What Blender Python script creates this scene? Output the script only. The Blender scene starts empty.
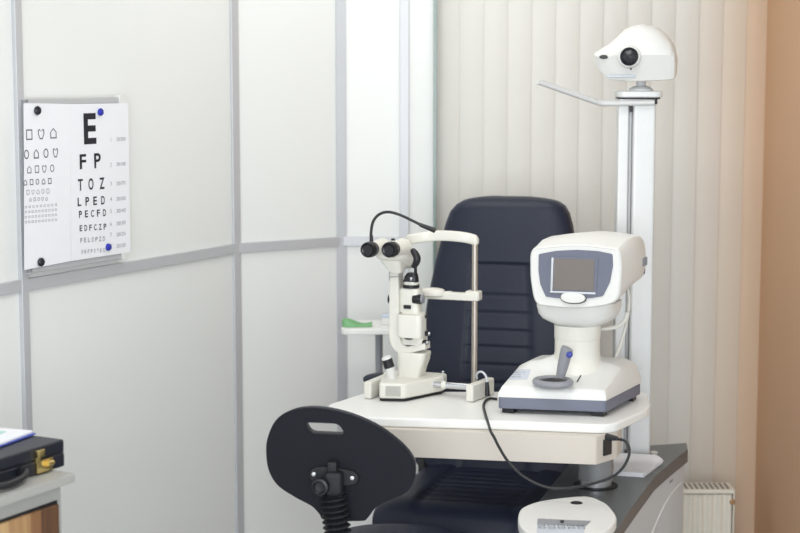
import bpy, bmesh, math, random
from mathutils import Vector, Matrix
random.seed(7)
PI = math.pi
SC = bpy.context.scene
COL = SC.collection

# ------------------------------------------------------------------ camera, world, light, exposure
CAMH = 1.78
TH = math.atan(187/1620)
FPX = 1620.0
cd = bpy.data.cameras.new('camera'); cam = bpy.data.objects.new('camera', cd); COL.objects.link(cam)
cam.location = (0, 0, CAMH); cam.rotation_euler = (PI/2-TH, 0, 0)
cd.sensor_width = 36; cd.lens = 36*FPX/800; cd.clip_start = .05; cd.clip_end = 60
cd.dof.use_dof = True; cd.dof.focus_distance = 4.45; cd.dof.aperture_fstop = 2.8
SC.camera = cam
w = bpy.data.worlds.new('world'); SC.world = w; w.use_nodes = True
wn = w.node_tree.nodes['Background']; wn.inputs[0].default_value = (.93, .965, 1, 1); wn.inputs[1].default_value = .95

def area(name, loc, rot, sx, sy, power, col):
    l = bpy.data.lights.new(name, 'AREA'); l.shape = 'RECTANGLE'; l.size = sx; l.size_y = sy
    l.energy = power; l.color = col
    o = bpy.data.objects.new(name, l); COL.objects.link(o); o.location = loc; o.rotation_euler = rot
    return o
area('daylight_window', (-.5, -1.7, 1.7), (math.radians(86), 0, math.radians(-3)), 3.2, 2.2, 85, (.93, .97, 1))
area('ceiling_lamp_light', (.1, 3.4, 2.74), (0, 0, 0), 1.2, .6, 11, (1, .98, .95))
area('ceiling_lamp_light', (.1, 5.0, 2.74), (0, 0, 0), 1.0, .5, 5, (1, .98, .95))
vs = SC.view_settings
vs.view_transform = 'Standard'; vs.look = 'None'; vs.gamma = 1; vs.use_curve_mapping = False
vs.exposure = 0.50

# ------------------------------------------------------------------ helpers
def lin(c):
    return tuple(((x/255)/12.92 if x/255 <= .04045 else ((x/255+.055)/1.055)**2.4) for x in c)

def mat(name, rgb, rough=.5, metal=0, var=.03, scale=40, bump=0, spec=.5, trans=0, coat=0):
    m = bpy.data.materials.new(name); m.use_nodes = True
    nt = m.node_tree; b = nt.nodes['Principled BSDF']
    c = lin(rgb)
    tc = nt.nodes.new('ShaderNodeTexCoord'); nz = nt.nodes.new('ShaderNodeTexNoise')
    nz.inputs['Scale'].default_value = scale; nz.inputs['Detail'].default_value = 3
    nt.links.new(tc.outputs['Object'], nz.inputs['Vector'])
    mx = nt.nodes.new('ShaderNodeMix'); mx.data_type = 'RGBA'
    mx.inputs[6].default_value = (*[x*(1-var) for x in c], 1); mx.inputs[7].default_value = (*[min(1, x*(1+var)) for x in c], 1)
    nt.links.new(nz.outputs['Fac'], mx.inputs[0]); nt.links.new(mx.outputs[2], b.inputs['Base Color'])
    b.inputs['Roughness'].default_value = rough; b.inputs['Metallic'].default_value = metal
    b.inputs['Specular IOR Level'].default_value = spec
    if trans: b.inputs['Transmission Weight'].default_value = trans
    if coat: b.inputs['Coat Weight'].default_value = coat
    if bump:
        bp = nt.nodes.new('ShaderNodeBump'); bp.inputs['Strength'].default_value = bump; bp.inputs['Distance'].default_value = .002
        nt.links.new(nz.outputs['Fac'], bp.inputs['Height']); nt.links.new(bp.outputs[0], b.inputs['Normal'])
    return m

M = {}
M['panel'] = mat('wall_panel', (234, 236, 234), .45, var=.01, scale=3)
M['alu'] = mat('trim_aluminium', (198, 200, 204), .42, .25, var=.02)
M['silver'] = mat('silver_metal', (200, 201, 204), .3, .8)
M['chrome'] = mat('chrome', (215, 216, 220), .14, 1)
M['glassedge'] = mat('green_glass_edge', (128, 146, 142), .2)
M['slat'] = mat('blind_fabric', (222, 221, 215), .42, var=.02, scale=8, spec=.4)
M['slat_warmlit1'] = mat('blind_fabric_warmlit_faint', (219, 212, 202), .42, var=.02, scale=8, spec=.4)  # same fabric; warm light painted into this and the next two colours
M['slat_warmlit2'] = mat('blind_fabric_warmlit_mid', (216, 203, 187), .42, var=.02, scale=8, spec=.4)
M['slat_warmlit3'] = mat('blind_fabric_warmlit_strong', (211, 186, 161), .42, var=.02, scale=8, spec=.4)
M['tanwall'] = mat('tan_wall_paint', (205, 164, 130), .6, var=.02, scale=5)
M['floor'] = mat('vinyl_floor', (198, 198, 198), .4, var=.05, scale=12)
M['ceil'] = mat('ceiling_paint', (236, 236, 234), .8)
M['cream'] = mat('cream_plastic', (228, 226, 217), .35, var=.01)
M['white'] = mat('white_plastic', (226, 226, 223), .32, var=.01)
M['table'] = mat('white_laminate', (238, 238, 235), .4, var=.01)
M['apron'] = mat('apron_beige', (205, 197, 187), .45, var=.01)
M['black'] = mat('black_plastic', (24, 25, 30), .4)
M['blackm'] = mat('black_matte', (18, 19, 25), .6)
M['lens'] = mat('dark_glass', (20, 22, 30), .22)
M['navy'] = mat('navy_leather', (29, 35, 53), .45, spec=.35, var=.06, scale=120, bump=.15)
M['stool'] = mat('stool_plastic', (12, 15, 26), .6, spec=.25, var=.03, scale=60, bump=.05)
M['bluegrey'] = mat('bluegrey_plastic', (108, 112, 128), .45, var=.02)
M['midgrey'] = mat('grey_plastic', (140, 142, 148), .4)
M['ltgrey'] = mat('light_grey_plastic', (190, 192, 194), .4)
M['screen'] = mat('screen_glass', (116, 108, 103), .18, var=.03, scale=6, coat=.3)  # brown base colour stands in for the room reflected in the glass
M['bluebtn'] = mat('blue_button', (50, 62, 150), .35)
M['paper'] = mat('paper', (238, 239, 243), .7, var=.005)
M['ink'] = mat('black_ink', (28, 28, 36), .7)
M['inkgrey'] = mat('grey_ink', (150, 150, 158), .7)
M['inkmid'] = mat('mid_grey_ink', (96, 96, 106), .7)
M['magblack'] = mat('black_magnet', (28, 30, 42), .25)
M['magblue'] = mat('blue_magnet', (38, 48, 168), .25)
M['cabgrey'] = mat('cabinet_grey', (172, 172, 168), .5, var=.02)
M['brief'] = mat('briefcase_leather', (27, 30, 42), .4, var=.1, scale=90, bump=.1)
M['gold'] = mat('brass', (226, 204, 140), .22, 1)
M['bluefilm'] = mat('blue_folder', (70, 90, 190), .35)
M['teal'] = mat('pale_teal_print', (176, 216, 204), .6)
M['green'] = mat('green_cloth', (122, 176, 124), .7)
M['boxblue'] = mat('pale_blue_box', (196, 208, 226), .4)
M['unitdark'] = mat('unit_worktop', (92, 96, 98), .35, var=.03)
M['unitbody'] = mat('unit_body', (200, 203, 206), .4, var=.01)
M['colgrey'] = mat('column_grey', (140, 142, 143), .4, .3)
M['rad'] = mat('radiator_enamel', (232, 228, 216), .4)
M['raddark'] = mat('radiator_slots', (120, 116, 108), .6)
M['brassdull'] = mat('valve_brass', (178, 140, 100), .4, .5)
M['champagne'] = mat('champagne_metal', (186, 178, 168), .3, .7)
M['cablewhite'] = mat('white_cable', (222, 220, 212), .45)
M['cablegrey'] = mat('grey_cable', (205, 208, 214), .4)
M['label'] = mat('decal', (196, 202, 212), .4)
M['ribgrey'] = mat('ribbed_plate', (198, 197, 190), .5)

def wood():
    m = bpy.data.materials.new('striped_wood'); m.use_nodes = True; nt = m.node_tree; b = nt.nodes['Principled BSDF']
    tc = nt.nodes.new('ShaderNodeTexCoord'); sp = nt.nodes.new('ShaderNodeSeparateXYZ'); nt.links.new(tc.outputs['Object'], sp.inputs[0])
    mu = nt.nodes.new('ShaderNodeMath'); mu.operation = 'MULTIPLY'; mu.inputs[1].default_value = 28; nt.links.new(sp.outputs['X'], mu.inputs[0])
    fl = nt.nodes.new('ShaderNodeMath'); fl.operation = 'FLOOR'; nt.links.new(mu.outputs[0], fl.inputs[0])
    wn_ = nt.nodes.new('ShaderNodeTexWhiteNoise'); wn_.noise_dimensions = '1D'; nt.links.new(fl.outputs[0], wn_.inputs['W'])
    mp = nt.nodes.new('ShaderNodeMapping'); mp.inputs['Scale'].default_value = (90, 1, 4); nt.links.new(tc.outputs['Object'], mp.inputs[0])
    nz = nt.nodes.new('ShaderNodeTexNoise'); nz.inputs['Scale'].default_value = 1.0; nz.inputs['Detail'].default_value = 4; nt.links.new(mp.outputs[0], nz.inputs['Vector'])
    ad = nt.nodes.new('ShaderNodeMath'); ad.operation = 'MULTIPLY_ADD'; ad.inputs[1].default_value = .3; nt.links.new(nz.outputs['Fac'], ad.inputs[0])
    m2 = nt.nodes.new('ShaderNodeMath'); m2.operation = 'MULTIPLY'; m2.inputs[1].default_value = .85; nt.links.new(wn_.outputs['Value'], m2.inputs[0]); nt.links.new(m2.outputs[0], ad.inputs[2])
    cr = nt.nodes.new('ShaderNodeValToRGB'); e = cr.color_ramp.elements
    e[0].position = .15; e[0].color = (*lin((88, 60, 42)), 1); e[1].position = .85; e[1].color = (*lin((214, 182, 132)), 1)
    k = cr.color_ramp.elements.new(.5); k.color = (*lin((150, 108, 72)), 1)
    nt.links.new(ad.outputs[0], cr.inputs[0]); nt.links.new(cr.outputs[0], b.inputs['Base Color']); b.inputs['Roughness'].default_value = .45
    return m
M['wood'] = wood()

def V(*a): return Vector(a)

def finish(name, bm, m, parent=None, sharp=35, mw=None):
    bmesh.ops.recalc_face_normals(bm, faces=bm.faces[:])
    me = bpy.data.meshes.new(name); bm.to_mesh(me); bm.free()
    me.materials.append(M[m] if isinstance(m, str) else m)
    me.shade_smooth(); me.set_sharp_from_angle(angle=math.radians(sharp))
    o = bpy.data.objects.new(name, me); COL.objects.link(o)
    if len(me.polygons) < 4000 and len(me.vertices) > 8:
        wm = o.modifiers.new('weighted_normal', 'WEIGHTED_NORMAL'); wm.keep_sharp = True; wm.weight = 50
    if parent: o.parent = parent
    if mw: o.location = mw
    return o

def thing(name, label, cat, loc=(0, 0, 0), yaw=0, group=None):
    o = bpy.data.objects.new(name, None); COL.objects.link(o); o.location = loc; o.rotation_euler = (0, 0, yaw)
    o.empty_display_size = .05
    tag(o, label, cat, group); return o
def tag(o, label, cat, group=None):
    o['label'] = label; o['category'] = cat
    if group: o['group'] = group
    return o
def struct(o): o['kind'] = 'structure'; return o

class Frame:
    """a local frame standing at a world point and turned by yaw; P gives the local point of a sight line at local depth y"""
    def __init__(s, o, deg): s.o = Vector(o); s.a = math.radians(deg)
    def P(s, px, py, yl):
        uu = (px-400)/FPX; vv = (266.5-py)/FPX
        d = Vector((uu, math.cos(TH)+vv*math.sin(TH), -math.sin(TH)+vv*math.cos(TH)))
        R = Matrix.Rotation(-s.a, 3, 'Z'); c = R @ (Vector((0, 0, CAMH))-s.o); e = R @ d
        t = (yl-c.y)/e.y; return c+e*t
    def Z(s, px, py, z):
        uu = (px-400)/FPX; vv = (266.5-py)/FPX
        d = Vector((uu, math.cos(TH)+vv*math.sin(TH), -math.sin(TH)+vv*math.cos(TH)))
        R = Matrix.Rotation(-s.a, 3, 'Z'); c = R @ (Vector((0, 0, CAMH))-s.o); e = R @ d
        t = (z-c.z)/e.z; return c+e*t
WF = Frame((0, 0, 0), 0)

def merge(bm, src, mtx=None):
    me = bpy.data.meshes.new('t'); src.to_mesh(me); src.free()
    if mtx is not None: me.transform(mtx)
    bm.from_mesh(me); bpy.data.meshes.remove(me)

def bevel(b, r, seg=2, ang=30):
    if r <= 0: return
    b.normal_update()
    es = [e for e in b.edges if len(e.link_faces) == 2 and e.calc_face_angle(0) > math.radians(ang)]
    bmesh.ops.bevel(b, geom=es, offset=r, segments=seg, profile=.5, affect='EDGES', clamp_overlap=True)

def box(bm, c, s, r=0, seg=2, rot=None):
    b = bmesh.new(); bmesh.ops.create_cube(b, size=1)
    bmesh.ops.scale(b, vec=s, verts=b.verts); bevel(b, r, seg)
    mt = Matrix.Translation(c)
    if rot is not None: mt = mt @ rot.to_4x4()
    merge(bm, b, mt)

def prism(bm, pts, d0, d1, axis='z', r=0, seg=2, holes=None, ang=30):
    """polygon pts (2D) extruded along axis: z -> (x,y); y -> (x,z); x -> (y,z)"""
    def mk(p, d):
        if axis == 'z': return (p[0], p[1], d)
        if axis == 'y': return (p[0], d, p[1])
        return (d, p[0], p[1])
    b = bmesh.new()
    if holes:
        a = [b.verts.new(mk(p, d0)) for p in pts]; h = [b.verts.new(mk(p, d0)) for p in holes]
        es = [b.edges.new((a[i], a[(i+1) % len(a)])) for i in range(len(a))]+[b.edges.new((h[i], h[(i+1) % len(h)])) for i in range(len(h))]
        bmesh.ops.triangle_fill(b, use_beauty=True, edges=es)
        g = bmesh.ops.extrude_face_region(b, geom=b.faces[:])
        dv = Vector(mk((0, 0), d1-d0))
        bmesh.ops.translate(b, vec=dv, verts=[x for x in g['geom'] if isinstance(x, bmesh.types.BMVert)])
        bmesh.ops.recalc_face_normals(b, faces=b.faces[:])
        if r:
            b.normal_update()
            es = [e for e in b.edges if len(e.link_faces) == 2 and e.calc_face_angle(0) > math.radians(60)]
            bmesh.ops.bevel(b, geom=es, offset=r, segments=seg, profile=.5, affect='EDGES', clamp_overlap=True)
        merge(bm, b); return
    a = [b.verts.new(mk(p, d0)) for p in pts]; c = [b.verts.new(mk(p, d1)) for p in pts]
    n = len(pts)
    b.faces.new(a); b.faces.new(c[::-1])
    for i in range(n): b.faces.new((a[i], c[i], c[(i+1) % n], a[(i+1) % n]))
    bmesh.ops.recalc_face_normals(b, faces=b.faces[:])
    if r:
        es = [e for e in b.edges if e.verts[0] in a and e.verts[1] in a or e.verts[0] in c and e.verts[1] in c]
        bmesh.ops.bevel(b, geom=es, offset=r, segments=seg, profile=.5, affect='EDGES', clamp_overlap=True)
    merge(bm, b)

def cyl(bm, p0, p1, r0, r1=None, n=24, r=0):
    p0 = Vector(p0); p1 = Vector(p1); r1 = r0 if r1 is None else r1
    L = (p1-p0).length
    b = bmesh.new(); bmesh.ops.create_cone(b, cap_ends=True, segments=n, radius1=r0, radius2=r1, depth=L)
    if r: bevel(b, r, 2, 50)
    q = Vector((0, 0, 1)).rotation_difference((p1-p0).normalized())
    merge(bm, b, Matrix.Translation((p0+p1)/2) @ q.to_matrix().to_4x4())

def lathe(bm, prof, c=(0, 0, 0), axis=(0, 0, 1), n=32):
    """prof = [(radius, height)...] turned about axis through c"""
    b = bmesh.new(); rings = []
    for (r, h) in prof:
        rings.append([b.verts.new((max(r, 1e-5)*math.cos(2*PI*i/n), max(r, 1e-5)*math.sin(2*PI*i/n), h)) for i in range(n)])
    for k in range(len(rings)-1):
        for i in range(n): b.faces.new((rings[k][i], rings[k][(i+1) % n], rings[k+1][(i+1) % n], rings[k+1][i]))
    b.faces.new(rings[0][::-1]); b.faces.new(rings[-1])
    q = Vector((0, 0, 1)).rotation_difference(Vector(axis).normalized())
    merge(bm, b, Matrix.Translation(c) @ q.to_matrix().to_4x4())

def loft(bm, secs, cap=True, closed=False):
    b = bmesh.new(); R = [[b.verts.new(p) for p in s] for s in secs]; n = len(R[0])
    m = len(R)
    for k in range(m if closed else m-1):
        A = R[k]; B = R[(k+1) % m]
        for i in range(n): b.faces.new((A[i], A[(i+1) % n], B[(i+1) % n], B[i]))
    if cap and not closed: b.faces.new(R[0][::-1]); b.faces.new(R[-1])
    bmesh.ops.recalc_face_normals(b, faces=b.faces[:]); merge(bm, b)

def catmull(pts, k=8):
    pts = [Vector(p) for p in pts]; P = [pts[0]*2-pts[1]]+pts+[pts[-1]*2-pts[-2]]; out = []
    for i in range(1, len(P)-2):
        for j in range(k):
            t = j/k; a, b, c, d = P[i-1:i+3]
            out.append(.5*((2*b)+(c-a)*t+(2*a-5*b+4*c-d)*t*t+(3*b-3*c+d-a)*t**3))
    out.append(pts[-1]); return out

def tube(bm, pts, r, smooth=True, n=12, rs=None, k=8):
    P = catmull(pts, k) if smooth else [Vector(p) for p in pts]
    secs = []; up = None
    for i, p in enumerate(P):
        t = (P[min(i+1, len(P)-1)]-P[max(i-1, 0)]).normalized()
        if up is None:
            up = t.orthogonal().normalized()
        up = (up-t*up.dot(t)).normalized(); s = t.cross(up)
        rr = r if rs is None else rs(i/(len(P)-1))
        secs.append([p+(up*math.cos(2*PI*j/n)+s*math.sin(2*PI*j/n))*rr for j in range(n)])
    loft(bm, secs)

def sup(cx, cy, rx, ry, n=4, k=40):
    o = []
    for i in range(k):
        a = 2*PI*i/k; c, s = math.cos(a), math.sin(a)
        o.append((cx+rx*math.copysign(abs(c)**(2/n), c), cy+ry*math.copysign(abs(s)**(2/n), s)))
    return o

def rpoly(pts, r, k=6):
    """round the corners of a 2D polygon; r a number or one per corner"""
    out = []; n = len(pts)
    for i in range(n):
        p = Vector(pts[i]).to_2d(); a = Vector(pts[i-1]).to_2d(); b = Vector(pts[(i+1) % n]).to_2d()
        rr = r[i] if isinstance(r, (list, tuple)) else r
        if rr <= 0: out.append(tuple(p)); continue
        da = (a-p); db = (b-p); d = min(rr, da.length*.49, db.length*.49)
        A = p+da.normalized()*d; B = p+db.normalized()*d
        for j in range(k+1):
            t = j/k; q = A*(1-t)**2+p*2*t*(1-t)+B*t*t; out.append(tuple(q))
    return out

def smoothpoly(pts, k=6):
    P = [Vector((*p, 0)) for p in pts]; n = len(P); out = []
    for i in range(n):
        a, b, c, d = P[i-1], P[i], P[(i+1) % n], P[(i+2) % n]
        for j in range(k):
            t = j/k; q = .5*((2*b)+(c-a)*t+(2*a-5*b+4*c-d)*t*t+(3*b-3*c+d-a)*t**3); out.append((q.x, q.y))
    return out

def text_into(bm, body, x, z, h, wd=None, y=0, thick=0.0, ratio=None):
    """flat lettering in the xz plane facing -y; x,z = centre, h = cap height, wd = total width"""
    cu = bpy.data.curves.new('t', 'FONT'); cu.body = body; cu.size = 1; cu.offset = thick
    o = bpy.data.objects.new('t', cu); COL.objects.link(o)
    dg = bpy.context.evaluated_depsgraph_get(); me = bpy.data.meshes.new_from_object(o.evaluated_get(dg))
    bpy.data.objects.remove(o); bpy.data.curves.remove(cu)
    xs = [v.co.x for v in me.vertices]; ys = [v.co.y for v in me.vertices]
    if not xs: return
    w0 = max(xs)-min(xs); h0 = max(ys)-min(ys); sz = h/h0; sx = sz if wd is None else wd/w0
    cx = (max(xs)+min(xs))/2; cy = (max(ys)+min(ys))/2
    for v in me.vertices: v.co = Vector((x+(v.co.x-cx)*sx, y, z+(v.co.y-cy)*sz))
    bm.from_mesh(me); bpy.data.meshes.remove(me)

B = bmesh.new

# ------------------------------------------------------------------ the room
b = B(); box(b, (.1, 2.2, -.05), (6.4, 8.4, .1)); struct(finish('floor', b, 'floor'))
b = B(); box(b, (.1, 3.6, 2.85), (6.4, 5.4, .1)); struct(finish('ceiling', b, 'ceil'))
RX = 1.285
b = B(); box(b, (.8, 5.86, 1.4), (2.2, .1, 2.8)); struct(finish('wall_back', b, 'panel'))
b = B(); box(b, (RX+.5, 5.35, 1.4), (1.0, .9, 2.8), .004); struct(finish('wall_corner', b, 'tanwall'))
b = B(); box(b, (2.33, 3.0, 1.4), (.1, 3.8, 2.8)); struct(finish('wall_right', b, 'panel'))
SEAM = 1.215
W = [WF.Z(22, 285, SEAM), WF.Z(235, 248, SEAM), WF.Z(341, 241, SEAM), WF.Z(404.5, 241.5, SEAM), None]
W = [Vector((q.x, q.y)) for q in W if q is not None]
W.append(Vector((.117, W[3].y+.002)))
d0 = Vector((.42, .907)).normalized()
W = [W[0]-d0*4.0, W[0]-d0*.9]+W
# curved partition: panels, one mesh
b = B()
for i in range(len(W)-1):
    a, c = W[i], W[i+1]; d = (c-a).normalized(); nrm = Vector((-d.y, d.x))
    prism(b, [(a.x, a.y), (c.x, c.y), (c.x+nrm.x*.04, c.y+nrm.y*.04), (a.x+nrm.x*.04, a.y+nrm.y*.04)], 0, 2.8)
struct(finish('wall_left', b, 'panel'))
tn = 0
def post(p, dvec, wd, dp=.006):
    global tn; tn += 1
    b = B(); a = math.atan2(dvec.y, dvec.x)
    box(b, (0, 0, 1.4), (wd, .02+dp, 2.8), .0015, 1)
    o = finish('trim_%d' % tn, b, 'alu'); o.location = (p.x, p.y, 0); o.rotation_euler = (0, 0, a); return struct(o)
for i in range(1, len(W)-1):
    d = ((W[i+1]-W[i]).normalized()+(W[i]-W[i-1]).normalized()).normalized()
    post(W[i], d, {1: .03, 2: .03, 3: .034, 4: .036, 5: .032}[i])
for i in range(1, len(W)-2):
    a, c = W[i], W[i+1]; d = (c-a).normalized(); mid = (a+c)/2; L = (c-a).length
    tn += 1; b = B(); box(b, (0, 0, 0), (L-.02, .022, .033), .0012, 1)
    o = finish('trim_%d' % tn, b, 'alu'); o.location = (mid.x, mid.y, SEAM); o.rotation_euler = (0, 0, math.atan2(d.y, d.x)); struct(o)
# glass edge at the end of the partition
tn += 1; b = B(); box(b, (.1215, W[5].y+.0, 1.4), (.011, .05, 2.8), .001, 1); struct(finish('trim_%d' % tn, b, 'glassedge'))

# vertical blind in front of the back wall
BY = 5.735
blind = thing('vertical_blind', 'floor-length vertical blind of pale overlapping fabric slats behind the black chair', 'blind', (.7, BY, 0))
b = B(); box(b, (0, .02, 2.76), (1.17, .04, .035), .003); finish('head_rail', b, 'white', blind)
PITCH = 23.37*BY/FPX*1.012
def slat_mesh(wd=.092):
    b = B(); n = 10; A = []; C = []
    for i in range(n+1):
        t = i/n-.5; x = t*wd; y = -(.25-t*t)*4*.0036
        A.append((x, y)); C.append((x, y+.0006))
    prism(b, A+C[::-1], .03, 2.735)
    return b
i = 0; x0 = (434-400)/FPX*BY*1.006
sm = {}
while x0+PITCH*i < RX-.045:
    key = 'slat' if i < 11 else {11: 'slat_warmlit1', 12: 'slat_warmlit2'}.get(i, 'slat_warmlit3')  # last slats carry the warm light beside the tan wall in their colour
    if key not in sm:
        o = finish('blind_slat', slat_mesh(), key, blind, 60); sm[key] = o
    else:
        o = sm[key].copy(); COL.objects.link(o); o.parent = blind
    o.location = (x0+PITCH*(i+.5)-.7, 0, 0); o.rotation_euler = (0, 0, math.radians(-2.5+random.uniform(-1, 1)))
    i += 1

# ------------------------------------------------------------------ board, charts, magnets on the partition
wa = (W[3]-W[2]).normalized(); WANG = math.degrees(math.atan2(wa.y, wa.x))
BF = Frame((W[2].x, W[2].y, 0), WANG)        # x along the wall, -y into the room
off = .02
tl = BF.P(23, 99, -off); bl = BF.P(23, 273, -off); tr = BF.P(122, 99, -off)
bx0, bx1 = tl.x, tr.x; bz1 = tl.z; bz0 = BF.P(23, 275, -off).z
yw = -.010  # face of the panel
board = thing('whiteboard', 'small silver-framed whiteboard on the partition carrying two eye charts', 'board', BF.o, BF.a)
b = B(); box(b, ((bx0+bx1)/2, yw-.005, (bz0+bz1)/2), (bx1-bx0, .01, bz1-bz0), .001, 1); finish('board_panel', b, 'white', board)
b = B(); box(b, ((bx0+bx1)/2, yw-.009, bz1-.008), (bx1-bx0, .018, .017), .002); finish('frame_top', b, 'alu', board)
b = B(); box(b, ((bx0+bx1)/2, yw-.009, bz0+.012), (bx1-bx0, .018, .02), .002); finish('frame_bottom', b, 'alu', board)
b = B(); box(b, (bx0+.006, yw-.009, (bz0+bz1)/2), (.012, .018, bz1-bz0), .002); finish('frame_side', b, 'alu', board)
for zz in (bz1-.008, bz0+.014):
    b = B(); box(b, (bx1-.012, yw-.011, zz), (.03, .022, .032), .003); finish('corner_cap', b, 'white', board)
py_ = yw-.0225
def sheet(name, label, q, cat='eye chart'):
    t = thing(name, label, cat, BF.o, BF.a)
    pts = [BF.P(x, y, py_) for x, y in q]
    b = B(); A = [(p.x, p.z) for p in pts]; prism(b, A, py_, py_+.0008, 'y'); finish('paper_sheet', b, 'paper', t)
    return t
symc = sheet('symbol_chart', 'left eye chart sheet printed with rows of shrinking outline shapes', [(24, 103), (70, 104), (71, 261), (24.5, 270)])
letc = sheet('letter_chart', 'right eye chart sheet with a big letter E above shrinking letters', [(70, 104), (128, 103), (130.5, 252), (71.3, 261)])
py2 = py_-.0006
hpx = lambda x, y, h: (BF.P(x, y-h/2, py2).z-BF.P(x, y+h/2, py2).z)
def letters(bm, s, xs, yc, h, wpx, thick=.02, slope=-.07):
    for ch, x in zip(s, xs):
        y = yc+(x-92)*slope; p = BF.P(x, y, py2); a = BF.P(x-wpx/2, y, py2); c = BF.P(x+wpx/2, y, py2)
        text_into(bm, ch, p.x, p.z, hpx(x, y, h), c.x-a.x, py2, thick)
def lins(a, c, n): return [a+(c-a)*i/(n-1) for i in range(n)]
b = B()
letters(b, 'E', [90], 128.5, 31, 12.5, .03)
letters(b, 'FP', [83, 97.5], 161, 15, 6.5)
letters(b, 'TOZ', [80.5, 91, 102], 184, 11.5, 5)
letters(b, 'LPED', lins(79.5, 103, 4), 201, 8.5, 3.6)
letters(b, 'PECFD', lins(80.5, 104.5, 5), 213.5, 7, 3)
letters(b, 'EDFCZP', lins(81, 105, 6), 227.5, 6, 2.6)
finish('printed_letters', b, 'ink', letc)
b = B()
letters(b, 'FELOPZD', lins(81.5, 104, 7), 239.5, 4.6, 2.1, .0)
letters(b, 'DEFPOTEC', lins(82.5, 104, 8), 251, 3.6, 1.6, .0)
finish('small_letters', b, 'inkmid', letc)
b = B()
for k, (yy, s) in enumerate([(141, '20/200'), (166, '20/100'), (185, '20/70'), (200.5, '20/50'), (212.5, '20/40'), (225, '20/30'), (236, '20/25'), (247.5, '20/20')]):
    p = BF.P(111, yy-1.3, py2); text_into(b, str(k+1), p.x, p.z, hpx(111, yy, 4), None, py2)
    p = BF.P(121, yy-2, py2); a = BF.P(116.5, yy, py2); c = BF.P(125.5, yy, py2)
    text_into(b, s, p.x, p.z, hpx(121, yy, 3.6), c.x-a.x, py2)
finish('acuity_numbers', b, 'inkgrey', letc)

def outline(bm, pts, cx, cz, wd, hh, th):
    n = len(pts); th2 = th
    o = [(cx+x*wd/2, cz+z*hh/2) for x, z in pts]; kx = 1-2*th/wd; kz = 1-2*th/hh
    i_ = [(cx+x*wd/2*kx, cz+z*hh/2*kz) for x, z in pts]
    bb = bmesh.new(); A = [bb.verts.new((x, py2, z)) for x, z in o]; C = [bb.verts.new((x, py2, z)) for x, z in i_]
    for k in range(n): bb.faces.new((A[k], A[(k+1) % n], C[(k+1) % n], C[k]))
    merge(bm, bb)
SQ = [(-1, -1), (1, -1), (1, 1), (-1, 1)]
CI = [(math.cos(2*PI*i/16), math.sin(2*PI*i/16)) for i in range(16)]
HO = [(-1, -1), (1, -1), (1, .25), (0, 1), (-1, .25)]
AP = [(-.45, -1), (.45, -1), (1, 0), (1, .7), (.55, 1), (0, .55), (-.55, 1), (-1, .7), (-1, 0)]
rows = [(134, 10.5, [(29.3, SQ), (41.2, AP), (53.4, HO)], 6.2), (153.6, 9.5, [(26.5, CI), (36.3, HO), (46, CI), (55.5, AP)], 5),
        (169, 7.5, [(29.3, HO), (37, SQ), (44.3, AP), (52.2, CI)], 4.2), (181.6, 6, [(25.4, HO), (31.6, SQ), (37.5, CI), (43.6, HO), (49.8, SQ)], 3.4),
        (191.5, 4.8, [(28, SQ), (33, AP), (38, HO), (43, CI), (48, SQ)], 2.8), (199, 3.8, [(30.5, HO), (34.7, SQ), (38.7, CI), (42.5, AP), (46.5, HO)], 2.3)]
b = B(); b2 = B()
for r_, (yy, h, its, wp) in enumerate(rows):
    for x, shp in its:
        y = yy-(x-40)*.06; p = BF.P(x, y, py2); a = BF.P(x-wp/2, y, py2); c = BF.P(x+wp/2, y, py2)
        outline(b if r_ < 4 else b2, shp, p.x, p.z, c.x-a.x, hpx(x, y, h), .0034 if r_ < 2 else (.0026 if r_ < 4 else .0018))
for yy, n in ((206, 9), (211, 10), (216, 10), (221, 10)):
    for x in lins(26, 56, n):
        p = BF.P(x, yy-(x-40)*.08, py2); outline(b2, SQ, p.x, p.z, .0085, .006, .0012)
finish('printed_shapes', b, 'inkmid', symc); finish('small_printed_shapes', b2, 'inkgrey', symc)
for (x, y, m_, r_, lab) in ((36.5, 110.5, 'magblack', .0125, 'round black magnet holding the top of the symbol chart'), (40, 262, 'magblack', .0125, 'round black magnet holding the bottom of the symbol chart'),
                       (99.5, 112, 'magblue', .011, 'round blue magnet beside the big letter E at the top'), (107.5, 247, 'magblue', .011, 'round blue magnet at the bottom of the letter chart')):
    p = BF.P(x, y, py_); b = B()
    lathe(b, [(r_*.9, 0), (r_, .002), (r_, .005), (r_*.8, .0085), (r_*.4, .0098), (0, .01)], (0, 0, 0), (0, -1, 0), 24)
    o = finish('magnet', b, m_); o.matrix_world = Matrix.Translation(BF.o) @ Matrix.Rotation(BF.a, 4, 'Z') @ Matrix.Translation((p.x, py_-.0006, p.z)); tag(o, lab, 'magnet', 'magnets on the whiteboard')

# ------------------------------------------------------------------ cabinet in the left corner
KF = Frame((-.748, 3.651, 0), 62.3)
kt = .88
cab = thing('storage_cabinet', 'grey cabinet with striped wooden door at the left edge under the briefcase', 'cabinet', KF.o, KF.a)
b = B(); box(b, (-.6, .24, kt-.0105), (1.2, .48, .021), .0015); finish('worktop', b, 'cabgrey', cab)
b = B(); box(b, (-.597, .25, (kt-.021)/2), (1.15, .45, kt-.021), .001, 1); finish('cabinet_body', b, 'cabgrey', cab)
b = B(); box(b, (-.325, .02, .426), (.56, .016, .78), .002)
dd = finish('wood_door', b, 'wood', cab)
b = B(); box(b, (-.325, .0245, .426), (.572, .006, .792)); finish('door_gap', b, 'blackm', cab)
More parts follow.
